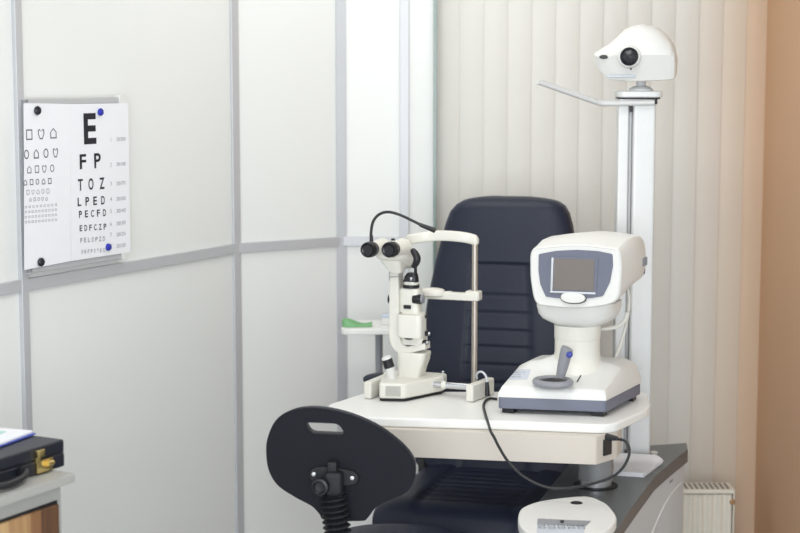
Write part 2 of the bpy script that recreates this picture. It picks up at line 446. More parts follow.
# briefcase
q = KF.Z(65, 466.5, kt); Bx, By_ = q.x, q.y
bc = thing('briefcase', 'black hard briefcase with a gold latch lying on the grey cabinet', 'briefcase', KF.o+Matrix.Rotation(KF.a, 3, 'Z') @ Vector((Bx, By_, kt)), KF.a)
BH = KF.P(65, 438.5, By_).z-kt
print('briefcase', Bx, By_, BH)
BFm = Frame(bc.location, math.degrees(KF.a))
b = B(); box(b, (-.22, .165, BH*.25+.001), (.44, .33, BH*.5), .004, 3); finish('case_base', b, 'brief', bc)
b = B(); box(b, (-.22, .165, BH*.76), (.44, .33, BH*.46), .005, 3); finish('case_lid', b, 'brief', bc)
b = B(); box(b, (-.22, .165, BH*.515), (.435, .325, .005)); finish('lid_seam', b, 'blackm', bc)
lx = BFm.P(44, 462, -.003).x
lt = B(); box(lt, (lx, -.003, BH*.30), (.056, .008, BH*.44), .0015)
box(lt, (lx-.022, -.003, BH*.55), (.018, .008, BH*.2), .001)
l_ = finish('latch', lt, 'gold', bc)
b = B(); box(b, (lx-.016, -.006, BH*.78), (.026, .01, BH*.24), .002); finish('hasp', b, 'gold', l_)
b = B(); cyl(b, (lx-.0, -.012, BH*.36), (lx+.02, -.012, BH*.36), .006); cyl(b, (lx+.006, -.014, BH*.30), (lx+.006, -.005, BH*.30), .005); finish('latch_slide', b, 'gold', l_)
b = B(); hx = BFm.P(24, 470, -.01).x
b.free(); h_ = None
for xx in (hx, hx-.15):
    b = B(); box(b, (xx, -.007, BH*.36), (.024, .014, BH*.36), .003); finish('handle_bracket', b, 'black', bc)
b = B(); tube(b, [(hx+.002, -.012, BH*.36), (hx-.02, -.026, BH*.26), (hx-.075, -.034, BH*.2), (hx-.13, -.026, BH*.26), (hx-.152, -.012, BH*.36)], .0085); finish('handle', b, 'black', bc)
# papers on the case
zt = kt+BH
pp = BFm.Z(36, 433, BH+.004); p2 = BFm.Z(0, 446, BH+.004)
pang = math.atan2(pp.y-p2.y, pp.x-p2.x)
def lying(name, label, cat, m_, off_, sz, dz, th, rot=0):
    o = None; b = B(); box(b, (-sz[0]/2, sz[1]/2, th/2), (sz[0], sz[1], th), min(.0008, th/3), 1)
    o = finish(name, b, m_); wloc = bc.location+Matrix.Rotation(KF.a, 3, 'Z') @ Vector((pp.x+off_[0], pp.y+off_[1], BH+dz))
    o.location = wloc; o.rotation_euler = (0, 0, KF.a+pang+rot); return tag(o, label, cat)
f_ = lying('document_folder', 'blue plastic folder lying on the briefcase under white papers', 'folder', 'bluefilm', (0, 0), (.30, .22), .001, .003)
lying('paper_stack', 'stack of white papers on the blue folder on the briefcase', 'papers', 'paper', (-.004, .006), (.29, .21), .0045, .006, .03)
lying('printed_leaflet', 'pale green printed leaflet on top of the papers on the briefcase', 'leaflet', 'teal', (-.045, .05), (.15, .1), .0108, .0012, .1)

# ------------------------------------------------------------------ tray table far behind the slit lamp
SF = Frame((-.03, 5.33, 0), 0)
q0 = SF.Z(341, 331, .93); zt2 = SF.P(341, 329, -.08).z
st = thing('side_table', 'small white side table on a grey post behind the slit lamp', 'table', SF.o)
xa = SF.P(341, 329, -.08).x; xb = SF.P(420, 329, -.08).x
b = B(); prism(b, rpoly([(xa, -.08), (xb, -.08), (xb, .12), (xa, .12)], .03), zt2-.02, zt2, 'z', .004); finish('tabletop', b, 'table', st)
px_ = SF.P(379, 350, .02).x
b = B(); cyl(b, (px_, .02, .03), (px_, .02, zt2-.018), .0125); finish('post', b, 'midgrey', st)
b = B(); lathe(b, [(.17, 0), (.17, .012), (.15, .022), (.02, .032)], (px_, .02, 0)); finish('foot', b, 'midgrey', st)
# green cloth
g = B(); secs = []
xl = SF.P(342, 326, -.03).x; xr = SF.P(372, 326, -.03).x
for i_ in range(14):
    t = i_/13; x = xl+(xr-xl)*t; hh = .016+.008*math.sin(t*5+1); 
    hw = .03*(math.sin(min(1, (t+.08)*3)*PI/2))*(1-.55*max(0, t-.5))
    secs.append([(x, y_, zt2+.001+z_) for (y_, z_) in [(-hw-.02, 0), (hw-.02, 0), (hw-.02, hh*.4), (hw*.6-.02, hh), (0-.02, hh*.75+.003*math.sin(9*t)), (-hw*.6-.02, hh*.9), (-hw-.02, hh*.35)]])
loft(g, secs); tag(finish('green_cloth', g, 'green', None, 50), 'crumpled green cloth lying on the small side table', 'cloth').location = SF.o
xq = SF.P(387, 322, .02).x
t_ = thing('plastic_box', 'small pale blue and white box on the side table beside the slit lamp', 'box', SF.o+V(xq, .02, zt2))
b = B(); box(b, (0, 0, .0125), (.034, .03, .025), .003); finish('box_body', b, 'white', t_)
b = B(); box(b, (0, 0, .029), (.036, .032, .009), .003); finish('box_lid', b, 'boxblue', t_)

# ------------------------------------------------------------------ patient chair
CF = Frame((.30, 4.98, 0), -14)
ch = thing('examination_chair', 'large black padded examination chair with ribbed backrest behind the white table', 'chair', CF.o, CF.a)
BKY = .20
P_ = lambda x, y, d=BKY: CF.P(x, y, d)
zt_ = P_(510, 197).z; cxb = (P_(437, 270).x+P_(580, 270).x)/2
zb = .56
prof = [(196.4, 490, 531), (197, 480, 541), (198, 471, 550), (200, 463.5, 558), (204, 456.5, 564.5), (211, 450.5, 569), (222, 446.5, 572.5), (240, 442, 576), (262, 437, 580), (300, 430.5, 588), (340, 426.5, 593), (380, 422.5, 596)]
zp = []
for (yy, l, r) in prof:
    a = P_(l, yy); c = P_(r, yy); zp.append((a.z, (a.x+c.x)/2, (c.x-a.x)/2))
zp.append((zb, zp[-1][1], zp[-1][2]*.98)); zp.append((zb-.03, zp[-1][1], zp[-1][2]*.9))
def interp(z):
    for i_ in range(len(zp)-1):
        if zp[i_][0] >= z >= zp[i_+1][0]:
            t = (zp[i_][0]-z)/(zp[i_][0]-zp[i_+1][0]); return [zp[i_][k]*(1-t)+zp[i_+1][k]*t for k in (1, 2)]
    return (zp[-1][1], zp[-1][2])
def section(n1, n2, N=44):
    xs = [math.sin(PI/2*(-1+2*i_/N)) for i_ in range(N+1)]
    f = [(x, -(max(0, 1-abs(x)**n1))**(1/n2)) for x in xs]; g = [(x, -y) for x, y in f[::-1]]
    return f+g[1:-1]
ribz = [P_(505, y).z for y in (263, 292, 309, 326, 342, 359, 376, 393, 410)]
def groove(d, wdt): return math.exp(-(d/wdt)**2)
secs = []; NZ = 190; NC = 96
ztop = zp[0][0]+.001; zbot = zp[-1][0]
for i_ in range(NZ+1):
    z = ztop+(zbot-ztop)*i_/NZ; cx, hw = interp(min(z, zp[0][0]))
    dt = ztop-z; db = z-zbot
    tk = .058*min(1, math.sqrt(max(0, 1-(1-min(1, dt/.05))**2))+.04)*min(1, math.sqrt(max(0, 1-(1-min(1, db/.04))**2))+.1)
    
    lean = (z-.55)*.16-.10
    sec = []
    for sx, sy in section(5, 3.2, 80):
        x = cx+hw*sx; y = sy*tk
        if sy < 0:
            f = 0
            if z < ribz[0]+.01:
                pw = .375
                inn = 1/(1+math.exp((abs(sx+.05)-pw)*60))
                rib = max(groove(z-rz, .0045) for rz in ribz)
                seam = groove((abs(sx+.05)-pw)*hw, .004)
                bulge = .014*inn
                f = -.0042*rib*inn-.006*seam
                # hollow between bolsters
                f -= .0035*inn
            else:
                f = -.0
            y -= f*abs(sy)**.5
        sec.append((x, y+lean+BKY-.02, z))
    secs.append(sec)
b = B(); loft(b, secs); finish('backrest', b, 'navy', ch, 80)
# back shell
b = B(); prism(b, rpoly([(cxb-.16, .6), (cxb+.16, .6), (cxb+.14, 1.25), (cxb-.14, 1.25)], .05), BKY+.02, BKY+.05, 'y', .005)
finish('back_shell', b, 'blackm', ch)
# seat
sc_ = .0
def seat_secs():
    S = []
    NY = 60
    for i_ in range(NY+1):
        t = i_/NY; y = -.50+t*.64
        hw = .28-.03*t
        e = min(1, math.sqrt(max(0, 1-(1-min(1, t/.13))**2))+.02)
        hw_ = hw*(.93+.07*e)
        tk = .066*e if t < .5 else .066*min(1, math.sqrt(max(0, 1-(1-min(1, (1-t)/.08))**2))+.05)
        zc = .512-.012*t+ (-.015*(1-e))
        sec = []
        for sx, sz in section(5, 3, 60):
            z = sz*tk
            if sz > 0:
                inn = 1/(1+math.exp((abs(sx)-.52)*60))
                rib = max(groove(y-ry, .005) for ry in (-.40, -.345, -.29, -.235, -.18, -.125, -.07, -.015)) if True else 0
                z -= (.008*rib*inn+.01*groove((abs(sx)-.52)*hw, .006)+.008*inn)*sz**.5
            sec.append((sc_+hw_*sx, y, zc+z))
        S.append(sec)
    return S
b = B(); loft(b, seat_secs()); finish('seat', b, 'navy', ch, 80)
b = B(); box(b, (sc_, -.14, .425), (.40, .42, .04), .01); finish('seat_frame', b, 'blackm', ch)
b = B(); lathe(b, [(.21, 0), (.21, .02), (.18, .04), (.09, .05), (.075, .06), (.075, .2), (.06, .205), (.06, .41)], (sc_-.03, -.12, 0)); finish('pedestal', b, 'midgrey', ch)
# left armrest
pa = CF.P(366, 381, -.10); pb = CF.P(424, 376, .14)
b = B(); S = []
for i_ in range(17):
    t = i_/16; p = pa.lerp(pb, t); e = min(1, math.sqrt(max(0, 1-(1-min(1, t/.25))**2))+.03)*min(1, math.sqrt(max(0, 1-(1-min(1, (1-t)/.2))**2))+.05)
    S.append([(p.x+.032*e*cx, p.y, p.z+.018*e*cz+.004) for cx, cz in sup(0, 0, 1, 1, 2.6, 20)])
loft(b, S); arm = finish('armrest', b, 'navy', ch, 60)
b = B(); tube(b, [(pb.x, pb.y-.05, pb.z-.01), (pb.x+.005, pb.y-.03, pb.z-.15), (pb.x+.03, -.0, .5), (sc_-.2, -.02, .40)], .014); finish('arm_bracket', b, 'blackm', ch)

# ------------------------------------------------------------------ unit cabinet
UZ = .64
R_ = [(.36, 4.0), (.375, 4.3), (.50, 4.723), (.61, 4.94), (.905, 5.02), (.894, 4.93), (.815, 4.76), (.738, 4.585), (.655, 4.34), (.581, 4.117), (.535, 3.96), (.47, 3.80), (.40, 3.80)]
un = thing('instrument_cabinet', 'dark-topped curved light grey instrument cabinet at lower right behind the control tray', 'cabinet', (.6, 4.5, 0))
loc = [(x-.6, y-4.5) for x, y in R_]
top = loc[:5]+smoothpoly(loc, 5)[4*5+1+5:]
def offs(poly, d):
    n = len(poly); out = []
    for i_ in range(n):
        p = Vector(poly[i_]); a = Vector(poly[i_-1]); c = Vector(poly[(i_+1) % n])
        n1 = (p-a).normalized(); n2 = (c-p).normalized(); m_ = (Vector((-n1.y, n1.x))+Vector((-n2.y, n2.x)))
        if m_.length < 1e-6: out.append(tuple(p)); continue
        m_.normalize(); out.append((p.x+m_.x*d, p.y+m_.y*d))
    return out
area_ = sum(loc[i_-1][0]*loc[i_][1]-loc[i_][0]*loc[i_-1][1] for i_ in range(len(loc)))
sg = 1 if area_ > 0 else -1
b = B(); prism(b, loc, UZ-.042, UZ, 'z', .003); finish('worktop', b, 'unitdark', un)
body = offs(loc, .012*sg)
body[0] = (.485-.6, 4.0-4.5); body[1] = (.50-.6, 4.35-4.5); body[2] = (.60-.6, 4.72-4.5); body[3] = (.66-.6, 4.93-4.5); body[12] = (.465-.6, 3.80-4.5)
plin = [(x+(.03 if i_ in (0, 1, 2, 3, 12) else -.02), y) for i_, (x, y) in enumerate(body)]
b = B(); prism(b, body, .04, UZ-.042, 'z'); ub = finish('cabinet_body', b, 'unitbody', un, 25)
b = B(); prism(b, plin, 0, .04, 'z'); finish('plinth', b, 'blackm', un)
# curved door outline on the right flank
fa = Vector(body[5]); fb = Vector(body[10])
def flank(t):     # point along the right flank, t 0..1 back to front
    k = t*5; i_ = min(4, int(k)); f = k-i_; p = Vector(body[5+i_]).lerp(Vector(body[6+i_]), f); d = (Vector(body[6+i_])-Vector(body[5+i_])).normalized()
    nn = Vector((-d.y, d.x))*(-sg); 
    if nn.x < 0: nn = -nn
    return p+nn*.0005
pts = []
for i_ in range(25):
    a = i_/24*PI/2; t = .03+.85*(1-math.cos(a)); z = .16+.36*math.sin(PI/2-a*1) 
    t = .03+.62*math.sin(a); z = .10+.44*math.cos(a)
    p = flank(t); pts.append((p.x, p.y, z))
b = B(); tube(b, pts, .0028, False, 8); finish('door_edge', b, 'white', un)
b = B()
pl = flank(.16); dl = (flank(.19)-pl).normalized()
box(b, (0, 0, 0), (.034, .0015, .006), .0005, 1)
M4 = Matrix.Translation((pl.x, pl.y, UZ-.068)) @ Matrix.Rotation(math.atan2(-dl.y, -dl.x), 4, 'Z')
bmesh.ops.transform(b, matrix=Matrix.Translation((.002, 0, 0)) @ M4, verts=b.verts)
finish('badge', b, 'midgrey', un)
b = B(); lathe(b, [(.012, 0), (.012, .003), (.008, .005)], V(.0, 0, 0))
kp = WF.Z(654, 453, UZ); k_ = finish('worktop_stud', b, 'white', un); k_.location = (kp.x-.6, kp.y-4.5, UZ)

# ------------------------------------------------------------------ instrument table
TY = math.degrees(math.atan2(-.358, .934))
TF = Frame((-.255, 4.45, 0), TY)
TZ = .86
tb = thing('instrument_table', 'white instrument table on a grey lift column holding the slit lamp', 'table', TF.o, TF.a)
tp = [TF.Z(x, y, TZ) for x, y in ((326, 405), (340, 416), (384, 417.8), (500, 420.9), (612, 425), (652, 407), (646, 391), (460, 391.5), (370, 391))]
tp = rpoly([(p.x, p.y) for p in tp], [.03, .05, 0, 0, .05, .07, .04, 0, .03], 8)
b = B(); prism(b, tp, TZ-.026, TZ, 'z', .006, 3); finish('tabletop', b, 'table', tb, 40)
b = B(); ap = [TF.Z(x, y, TZ-.103) for x, y in ((350, 455), (415, 457.5), (596, 465), (617, 458.5))]
ap = [(p.x, p.y) for p in ap]; ap += [(ap[3][0]-.01, ap[3][1]+.10), (ap[0][0], ap[0][1]+.26)]
prism(b, rpoly(ap, .006), TZ-.103, TZ-.026, 'z', .002); finish('apron', b, 'apron', tb)
cq = WF.Z(597, 488, UZ); cl = Matrix.Rotation(-TF.a, 3, 'Z') @ (Vector((cq.x, cq.y+.03, 0))-TF.o)
b = B(); cyl(b, (cl.x, cl.y, UZ+.02), (cl.x, cl.y, TZ-.09), .0495, n=40); finish('lift_column', b, 'colgrey', tb, 40)
b = B(); lathe(b, [(.044, 0), (.044, .025)], (cl.x, cl.y, UZ+.001), n=40); finish('inner_column', b, 'silver', tb)
b = B(); lathe(b, [(.0, 0), (.062, 0), (.062, .0025), (0, .0025)], (cl.x, cl.y, UZ+.0005), n=40); finish('column_well', b, 'blackm', tb)
sx_ = TF.P(606, 445, .06)
b = B(); s0 = Vector(ap[2]).lerp(Vector(ap[3]), .5); sdir = Vector(ap[3])-Vector(ap[2]); box(b, (s0.x, s0.y, TZ-.062), (.036, .010, .045), .002, 2, Matrix.Rotation(math.atan2(sdir.y, sdir.x), 3, 'Z')); sk = finish('power_socket', b, 'black', tb)
# ------------------------------------------------------------------ control tray
TRZ = .68
cw = [WF.Z(x, y, TRZ) for x, y in ((519, 512), (526, 505.5), (545, 500), (584, 496), (602, 501), (611, 508))]
pts2 = [(p.x, p.y) for p in cw]+[(.545, 3.98), (.50, 3.87), (.42, 3.80), (.33, 3.84), (.298, 3.93)]
ty = thing('control_tray', 'white rounded control panel tray at the bottom beside the unit worktop', 'control panel', (.42, 4.0, 0))
lp = smoothpoly([(x-.42, y-4.0) for x, y in pts2], 6)
b = B(); prism(b, lp, TRZ-.026, TRZ, 'z', .005, 3); finish('tray_body', b, 'white', ty, 40)
kq = WF.Z(576.5, 503, TRZ)
b = B(); lathe(b, [(.0, 0), (.016, 0), (.015, .0015), (0, .001)], (kq.x-.42, kq.y-4, TRZ), n=24); finish('dark_sensor', b, 'black', ty)
dA, dB, dC, dD = [WF.Z(x, y, TRZ+.001) for x, y in ((538, 518.5), (591, 521), (585, 526.5), (537, 524))]
b = B(); prism(b, [(p.x-.42, p.y-4) for p in (dA, dB, dC, dD)], TRZ, TRZ+.0012, 'z'); finish('display_strip', b, 'midgrey', ty)
dE, dF = [WF.Z(x, y, TRZ+.001) for x, y in ((582, 545), (536, 545))]
b = B(); prism(b, [(p.x-.42, p.y-4) for p in (dD, dC, dE, dF)], TRZ, TRZ+.0008, 'z'); finish('key_panel', b, 'label', ty)
b = B(); 
for i_ in range(5):
    for j in range(2):
        x = dD.x+.01+i_*.024-.42; y = dD.y-.012-j*.022-i_*.001-4
        o_ = sup(x, y, .009, .007, 5, 12); i2 = sup(x, y, .0072, .0052, 5, 12)
        bb = bmesh.new(); A = [bb.verts.new((p[0], p[1], TRZ+.0013)) for p in o_]; C = [bb.verts.new((p[0], p[1], TRZ+.0013)) for p in i2]
        for k in range(12): bb.faces.new((A[k], A[(k+1) % 12], C[(k+1) % 12], C[k]))
        merge(b, bb)
finish('key_outlines', b, 'ink', ty)
ks = WF.Z(562, 522, TRZ+.002)
b = B(); box(b, (ks.x-.42, ks.y-4, TRZ+.0035), (.009, .012, .005), .001); finish('slider', b, 'black', ty)
b = B(); tube(b, [(-.0+.02, -.06, TRZ-.02), (.04, .02, TRZ-.035), (.08, .05, UZ+.017)], .014); finish('tray_arm', b, 'white', ty)

# paper stack on unit
pq = [WF.Z(x, y, UZ+.012) for x, y in ((612, 452.5), (657, 455), (663, 459.5), (643, 473.5), (606, 471))]
cxp = sum(p.x for p in pq)/5; cyp = sum(p.y for p in pq)/5
ps = thing('paper_stack', 'small stack of white papers on the dark cabinet top beside the column', 'papers', (cxp, cyp, UZ))
for k in range(4):
    b = B(); s_ = 1; a_ = .03*math.sin(k*2.3+.6)
    pts = [(Matrix.Rotation(a_, 2) @ Vector(((p.x-cxp)*s_, (p.y-cyp)*s_))) for p in pq]
    prism(b, [(p.x, p.y) for p in pts], .0005+k*.0032, .0005+k*.0032+.0028, 'z'); finish('sheet', b, 'paper', ps)

# ------------------------------------------------------------------ pole, refraction arm, projector
PF = Frame((.72, 4.87, 0), 0)
po = thing('instrument_pole', 'tall pale aluminium double pole carrying the chart projector', 'pole', PF.o)
a = PF.P(617.5, 110, 0); c = PF.P(628.5, 110, 0); e = PF.P(632, 110, 0); f = PF.P(655, 110, 0)
zc = PF.P(636, 98, 0).z
M['pole'] = mat('pole_aluminium', (214, 215, 214), .35, .2)
b = B(); prism(b, rpoly([(a.x, -.02), (c.x, -.02), (c.x, .035), (a.x, .035)], .006), UZ+.001, zc-.01, 'z', 0); finish('side_profile', b, 'pole', po)
b = B(); prism(b, rpoly([(e.x, -.03), (f.x, -.03), (f.x, .04), (e.x, .04)], .01), UZ+.001, zc-.01, 'z', 0); mp_ = finish('main_profile', b, 'pole', po)
b = B(); box(b, ((c.x+e.x)/2, .0, (UZ+zc)/2), (.008, .02, zc-UZ-.03), .001); finish('channel', b, 'ltgrey', po)
g1 = PF.P(631, 110, -.02)
b = B(); box(b, (g1.x, -.022, g1.z+.003), (.007, .006, .018), .001); finish('cable_clip', b, 'black', po)
c0 = PF.P(618, 105.5, -.03); c1 = PF.P(654.5, 98.5, -.03)
b = B(); prism(b, rpoly([(c0.x, -.035), (c1.x, -.035), (c1.x, .045), (c0.x, .045)], .012), c0.z, c1.z, 'z', .002); finish('collar', b, 'silver', po)
p0 = PF.P(618, 97, -.045); p1 = PF.P(663.5, 91, -.045)
b = B(); prism(b, rpoly([(p0.x, -.05), (p1.x, -.05), (p1.x, .06), (p0.x, .06)], .025), c1.z+.003, p1.z, 'z', .004, 3); finish('platform', b, 'pole', po)
b = B(); prism(b, rpoly([(p0.x+.003, -.046), (p1.x-.006, -.046), (p1.x-.006, .056), (p0.x+.003, .056)], .025), c1.z-.002, c1.z+.004, 'z'); finish('platform_gasket', b, 'blackm', po)
b0 = PF.P(654.5, 100.5, -.03)
b = B(); box(b, (b0.x, -.03, b0.z), (.015, .022, .022), .003); finish('cable_bracket', b, 'black', po)
A1 = PF.P(654, 102.5, -.045); A2 = PF.P(601, 103.5, -.05); A3 = PF.P(538, 81.5, -.13)
b = B(); tube(b, [A1, A1.lerp(A2, .5), A1.lerp(A2, .9), A2+V(-.008, -.002, .003), A2.lerp(A3, .15), A2.lerp(A3, .6), A3], .0088, True, 14)
finish('swing_arm', b, 'pole', po)

# projector
JF = Frame((.71, 4.86, 0), -12)
pz = PF.P(641, 90.5, -.02).z
pj = thing('chart_projector', 'white rounded chart projector with dark lens on top of the pole', 'projector', V(.71, 4.86, p1.z), JF.a)
JF = Frame((.71, 4.86, p1.z), -12)
Pj = lambda x, y, d=0: JF.P(x, y, d)
m0 = Pj(641, 90, 0)
b = B(); lathe(b, [(.036, 0), (.035, .006), (.026, .012), (.014, .016), (.014, .028)], (m0.x, 0, 0), n=28); finish('swivel_mount', b, 'ltgrey', pj)
# outline stations: (px x, py top, py bottom, half depth)
st_ = [(594.4, 54, 59, .022), (596, 52, 63, .038), (600, 49.5, 69.5, .052), (604, 47, 73.5, .060), (610, 43.6, 79, .068), (617.5, 36.8, 80.5, .076), (625, 29.5, 81, .083), (632, 26, 81.2, .088), (642, 24, 81.2, .092), (652, 25.6, 81, .093), (660, 28.8, 80.6, .091), (667, 34.5, 80.2, .086), (672, 41, 79.8, .079), (675.5, 48, 78, .07), (677, 56, 72, .055)]
S = []
for (x, yt, yb, hd) in st_:
    T_ = Pj(x, yt); Bo = Pj(x, yb); zc_ = (T_.z+Bo.z)/2; hz = (T_.z-Bo.z)/2; sec = []
    zcr = min(max(Pj(x, 55.5).z, Bo.z+.3*(T_.z-Bo.z)), Bo.z+.62*(T_.z-Bo.z)); up = []
    for k in range(21):
        a_ = PI*k/20; c_, s__ = math.cos(a_), math.sin(a_)
        up.append((hd*math.copysign(abs(c_)**(2/2.3), c_), zcr+(T_.z-zcr)*abs(s__)**(2/2.2)))
    dn_ = []
    for t_ in (.35, .7, .9, .98): dn_.append((-hd*(1-.42*t_), zcr+(Bo.z-zcr)*t_))
    dn_.append((-hd*.50, Bo.z)); dn_.append((hd*.50, Bo.z))
    for t_ in (.98, .9, .7, .35): dn_.append((hd*(1-.42*t_), zcr+(Bo.z-zcr)*t_))
    for yy, zz in up+dn_: sec.append((T_.x, yy, zz))
    S.append(sec)
b = B(); loft(b, S)
pbd = finish('projector_body', b, 'white', pj, 17)
lc = Pj(629.5, 56.6, -.09); lrad = 8.6/FPX*4.78
b = B(); lathe(b, [(lrad*1.38, 0), (lrad*1.34, .028), (lrad*1.2, .036), (lrad*1.06, .038), (lrad*1.02, .034), (lrad*1.02, .02)], (lc.x, lc.y+.026, lc.z), (0, -1, 0), 40); lr = finish('lens_housing', b, 'white', pj)
b = B(); lathe(b, [(lrad*1.03, 0), (lrad*1.03, .006), (lrad*.86, .008), (lrad*.8, .005), (lrad*.5, .008), (0, .010)], (lc.x, lc.y-.01, lc.z), (0, -1, 0), 40); finish('lens', b, 'lens', lr)
ic = Pj(604, 57, -.06)
b = B(); S = [[(ic.x+rx_*px2, -.066+dy, ic.z+.006*rx_/.0135*pz2) for px2, pz2 in sup(0, 0, 1, 1, 2, 24)] for rx_, dy in ((.0135, .02), (.0135, 0), (.010, -.003))]
loft(b, S); iw = finish('sensor_window', b, 'black', pj)
sc2 = Pj(631, 69, -.09); b = B(); box(b, (sc2.x, -.092, sc2.z), (.004, .012, .006), .001); finish('latch_tab', b, 'black', pj)
hl = Pj(637, 26.5, 0); b = B(); box(b, (hl.x, -.028, hl.z-.006), (.03, .02, .008), .003); finish('top_highlight', b, 'white', pj)  # white block added to stand for the highlight on top of the body
lb = Pj(621, 76.3, -.06); b = B(); box(b, (lb.x, -.0615, lb.z), (.085, .006, .007), .001, 1, Matrix.Rotation(math.radians(-14), 3, 'X')); finish('label_strip', b, 'label', pj)

# ------------------------------------------------------------------ autorefractor on the table
RF = Frame((.268, 4.394, 0), -25)
fr = thing('autorefractor', 'white autorefractor with a tilted screen and joystick on the right of the table', 'eye examination machine', (.268, 4.394, TZ), RF.a)

RL = Frame((.268, 4.394, TZ), -25)
Pr = RL.P; Zr = RL.Z
f1 = Zr(497.5, 408.5, .014); f2 = Zr(606, 412.5, .014); f3 = Zr(641, 394, .014)
dv = Vector((f3.x-f2.x, f3.y-f2.y)); f4 = Vector((f1.x, f1.y))+Vector((dv.x-.02, dv.y))
foot_ = [(f1.x, f1.y), (f2.x, f2.y), (f3.x, f3.y), (f4.x, f4.y)]
print('refr base', [tuple(round(t, 3) for t in p) for p in foot_])
b = B(); prism(b, rpoly(foot_, .012), .014, .046, 'z', .003); finish('base_trim', b, 'bluegrey', fr)
b = B()
cen = sum((Vector(p) for p in foot_), Vector((0, 0)))/4
b.free()
for p in foot_:
    b = B(); q = Vector(p).lerp(cen, .17); box(b, (q.x, q.y, .0085), (.034, .034, .016), .001); finish('rubber_foot', b, 'black', fr)
# upper housing: grid of height over the base quad
def quad(u_, v_): 
    A_ = Vector(foot_[0]).lerp(Vector(foot_[1]), u_); C_ = Vector(foot_[3]).lerp(Vector(foot_[2]), u_); return A_.lerp(C_, v_)
N = 44; b = B(); G = []
zA = .069
ncx, ncy = .5, .60
for j in range(N+1):
    row = []
    for i_ in range(N+1):
        u_ = i_/N; v_ = j/N; p = quad(.004+.992*u_, .004+.992*v_)
        eu = min(u_, 1-u_); 
        edge = math.sqrt(max(0, 1-(1-min(1, eu/.03))**2))*math.sqrt(max(0, 1-(1-min(1, (1-v_)/.12))**2))
        slope = min(1, v_/.52)
        h = zA+.004+.052*(slope**1.05)
        side = .020*(1-min(1, eu/.14))**1.3*min(1, v_*2)
        fe = math.sqrt(max(0, 1-(1-min(1, v_/.04))**2))
        z = zA-.012+(h-side-(zA-.012))*(.25+.75*edge)*(.5+.5*fe) if True else h
        dx = (u_-ncx)*.31; dy = (v_-ncy)*.30; r_ = math.hypot(dx, dy)
        z += .022*math.exp(-((r_/.078)**4))
        row.append(b.verts.new((p.x, p.y, z)))
    G.append(row)
for j in range(N):
    for i_ in range(N): b.faces.new((G[j][i_], G[j][i_+1], G[j+1][i_+1], G[j+1][i_]))
rim = G[0][:]+[G[j][N] for j in range(1, N+1)]+G[N][N-1::-1][:]+[G[j][0] for j in range(N-1, 0, -1)]
lo = [b.verts.new((v_.co.x, v_.co.y, .046)) for v_ in rim]
for k in range(len(rim)): b.faces.new((rim[k], rim[(k+1) % len(rim)], lo[(k+1) % len(rim)], lo[k]))
b.faces.new(lo)
hsg = finish('base_housing', b, 'white', fr, 50)
nc = quad(ncx, ncy)
# neck and lower bowl
ny = nc.y
nxc = (Pr(556, 340, ny).x+Pr(599, 340, ny).x)/2; nr = (Pr(599, 340, ny).x-Pr(556, 340, ny).x)/2
print('neck', nc, nxc, nr)
def zr(py, d): return Pr(577, py, d).z
n0 = zr(360, ny); n1 = zr(338, ny); n2 = zr(322, ny); n3 = zr(314, ny); n4 = zr(305, ny)
b = B(); lathe(b, [(nr*1.5, n0-.034), (nr*1.32, n0-.018), (nr*1.15, n0-.004), (nr*1.04, n0+.010), (nr, n0+.026), (nr, n1-.001), (nr*.985, n1), (nr*1.02, n1+.001), (nr*1.03, n2-.006)], (nxc, ny, 0), n=48); finish('neck', b, 'cream', fr)
hf = ny-.13
S = []
for (py, l, r, yd) in ((325, 559, 598, .055), (322.5, 557, 600, .062), (320, 552, 605, .072), (316, 545, 611, .085), (311, 541.5, 615, .095), (304, 540, 617, .10), (298, 540, 617, .10)):
    a_ = Pr(l, py, ny); c_ = Pr(r, py, ny); z_ = a_.z
    S.append([(x_, y_, z_) for x_, y_ in sup((a_.x+c_.x)/2, ny+.01, (c_.x-a_.x)/2, yd, 3, 48)])
b = B(); loft(b, S); finish('head_bowl', b, 'white', fr)
# head: front outline at local depth hf, extruded back with taper
rim_px = [(531.5, 250), (545, 246.3), (579, 244), (611, 247.3), (618.5, 250), (621.5, 262), (621, 280), (617, 300), (600, 306.5), (575, 308.5), (548, 306.5), (535.5, 302.5), (531, 285), (529.8, 268)]
rimL = [(Pr(x, y, hf).x, Pr(x, y, hf).z) for x, y in rim_px]
RR = smoothpoly(rimL, 6)
hcx = (Pr(531, 270, hf).x+Pr(621, 270, hf).x)/2; hcz = Pr(575, 277, hf).z
def sec_head(y, kx, kzt, kzb, dz=0, dx=0):
    o = []
    for x, z in RR:
        zz = z-hcz; zz = zz*(kzt if zz > 0 else kzb); o.append((hcx+(x-hcx)*kx+dx, y, hcz+zz+dz))
    return o
S = [sec_head(hf+.001, .955, .94, .95), sec_head(hf-.001, .965, .955, .96), sec_head(hf+.0015, .99, .985, .99), sec_head(hf+.008, 1, 1, 1), sec_head(hf+.04, 1.01, 1.08, .88), sec_head(hf+.08, 1.03, 1.20, .66), sec_head(hf+.14, 1.04, 1.24, .46), sec_head(hf+.20, 1.02, 1.20, .38), sec_head(hf+.245, .96, 1.08, .34), sec_head(hf+.275, .86, .9, .3), sec_head(hf+.288, .74, .7, .25)]
b = B(); loft(b, S); head = finish('head', b, 'white', fr, 50)
bz_px = [(539, 254), (556, 250.8), (577, 249.8), (598, 251), (612.5, 254), (613, 266), (610, 282), (603, 296), (592, 298), (574, 299), (556, 298), (546, 296.5), (540.5, 284), (538.6, 270)]
bz = rpoly([(Pr(x, y, hf).x, Pr(x, y, hf).z) for x, y in bz_px], .004, 3)
b = B(); prism(b, bz, hf-.0035, hf+.004, 'y', .0015); bezel = finish('bezel', b, 'bluegrey', head)
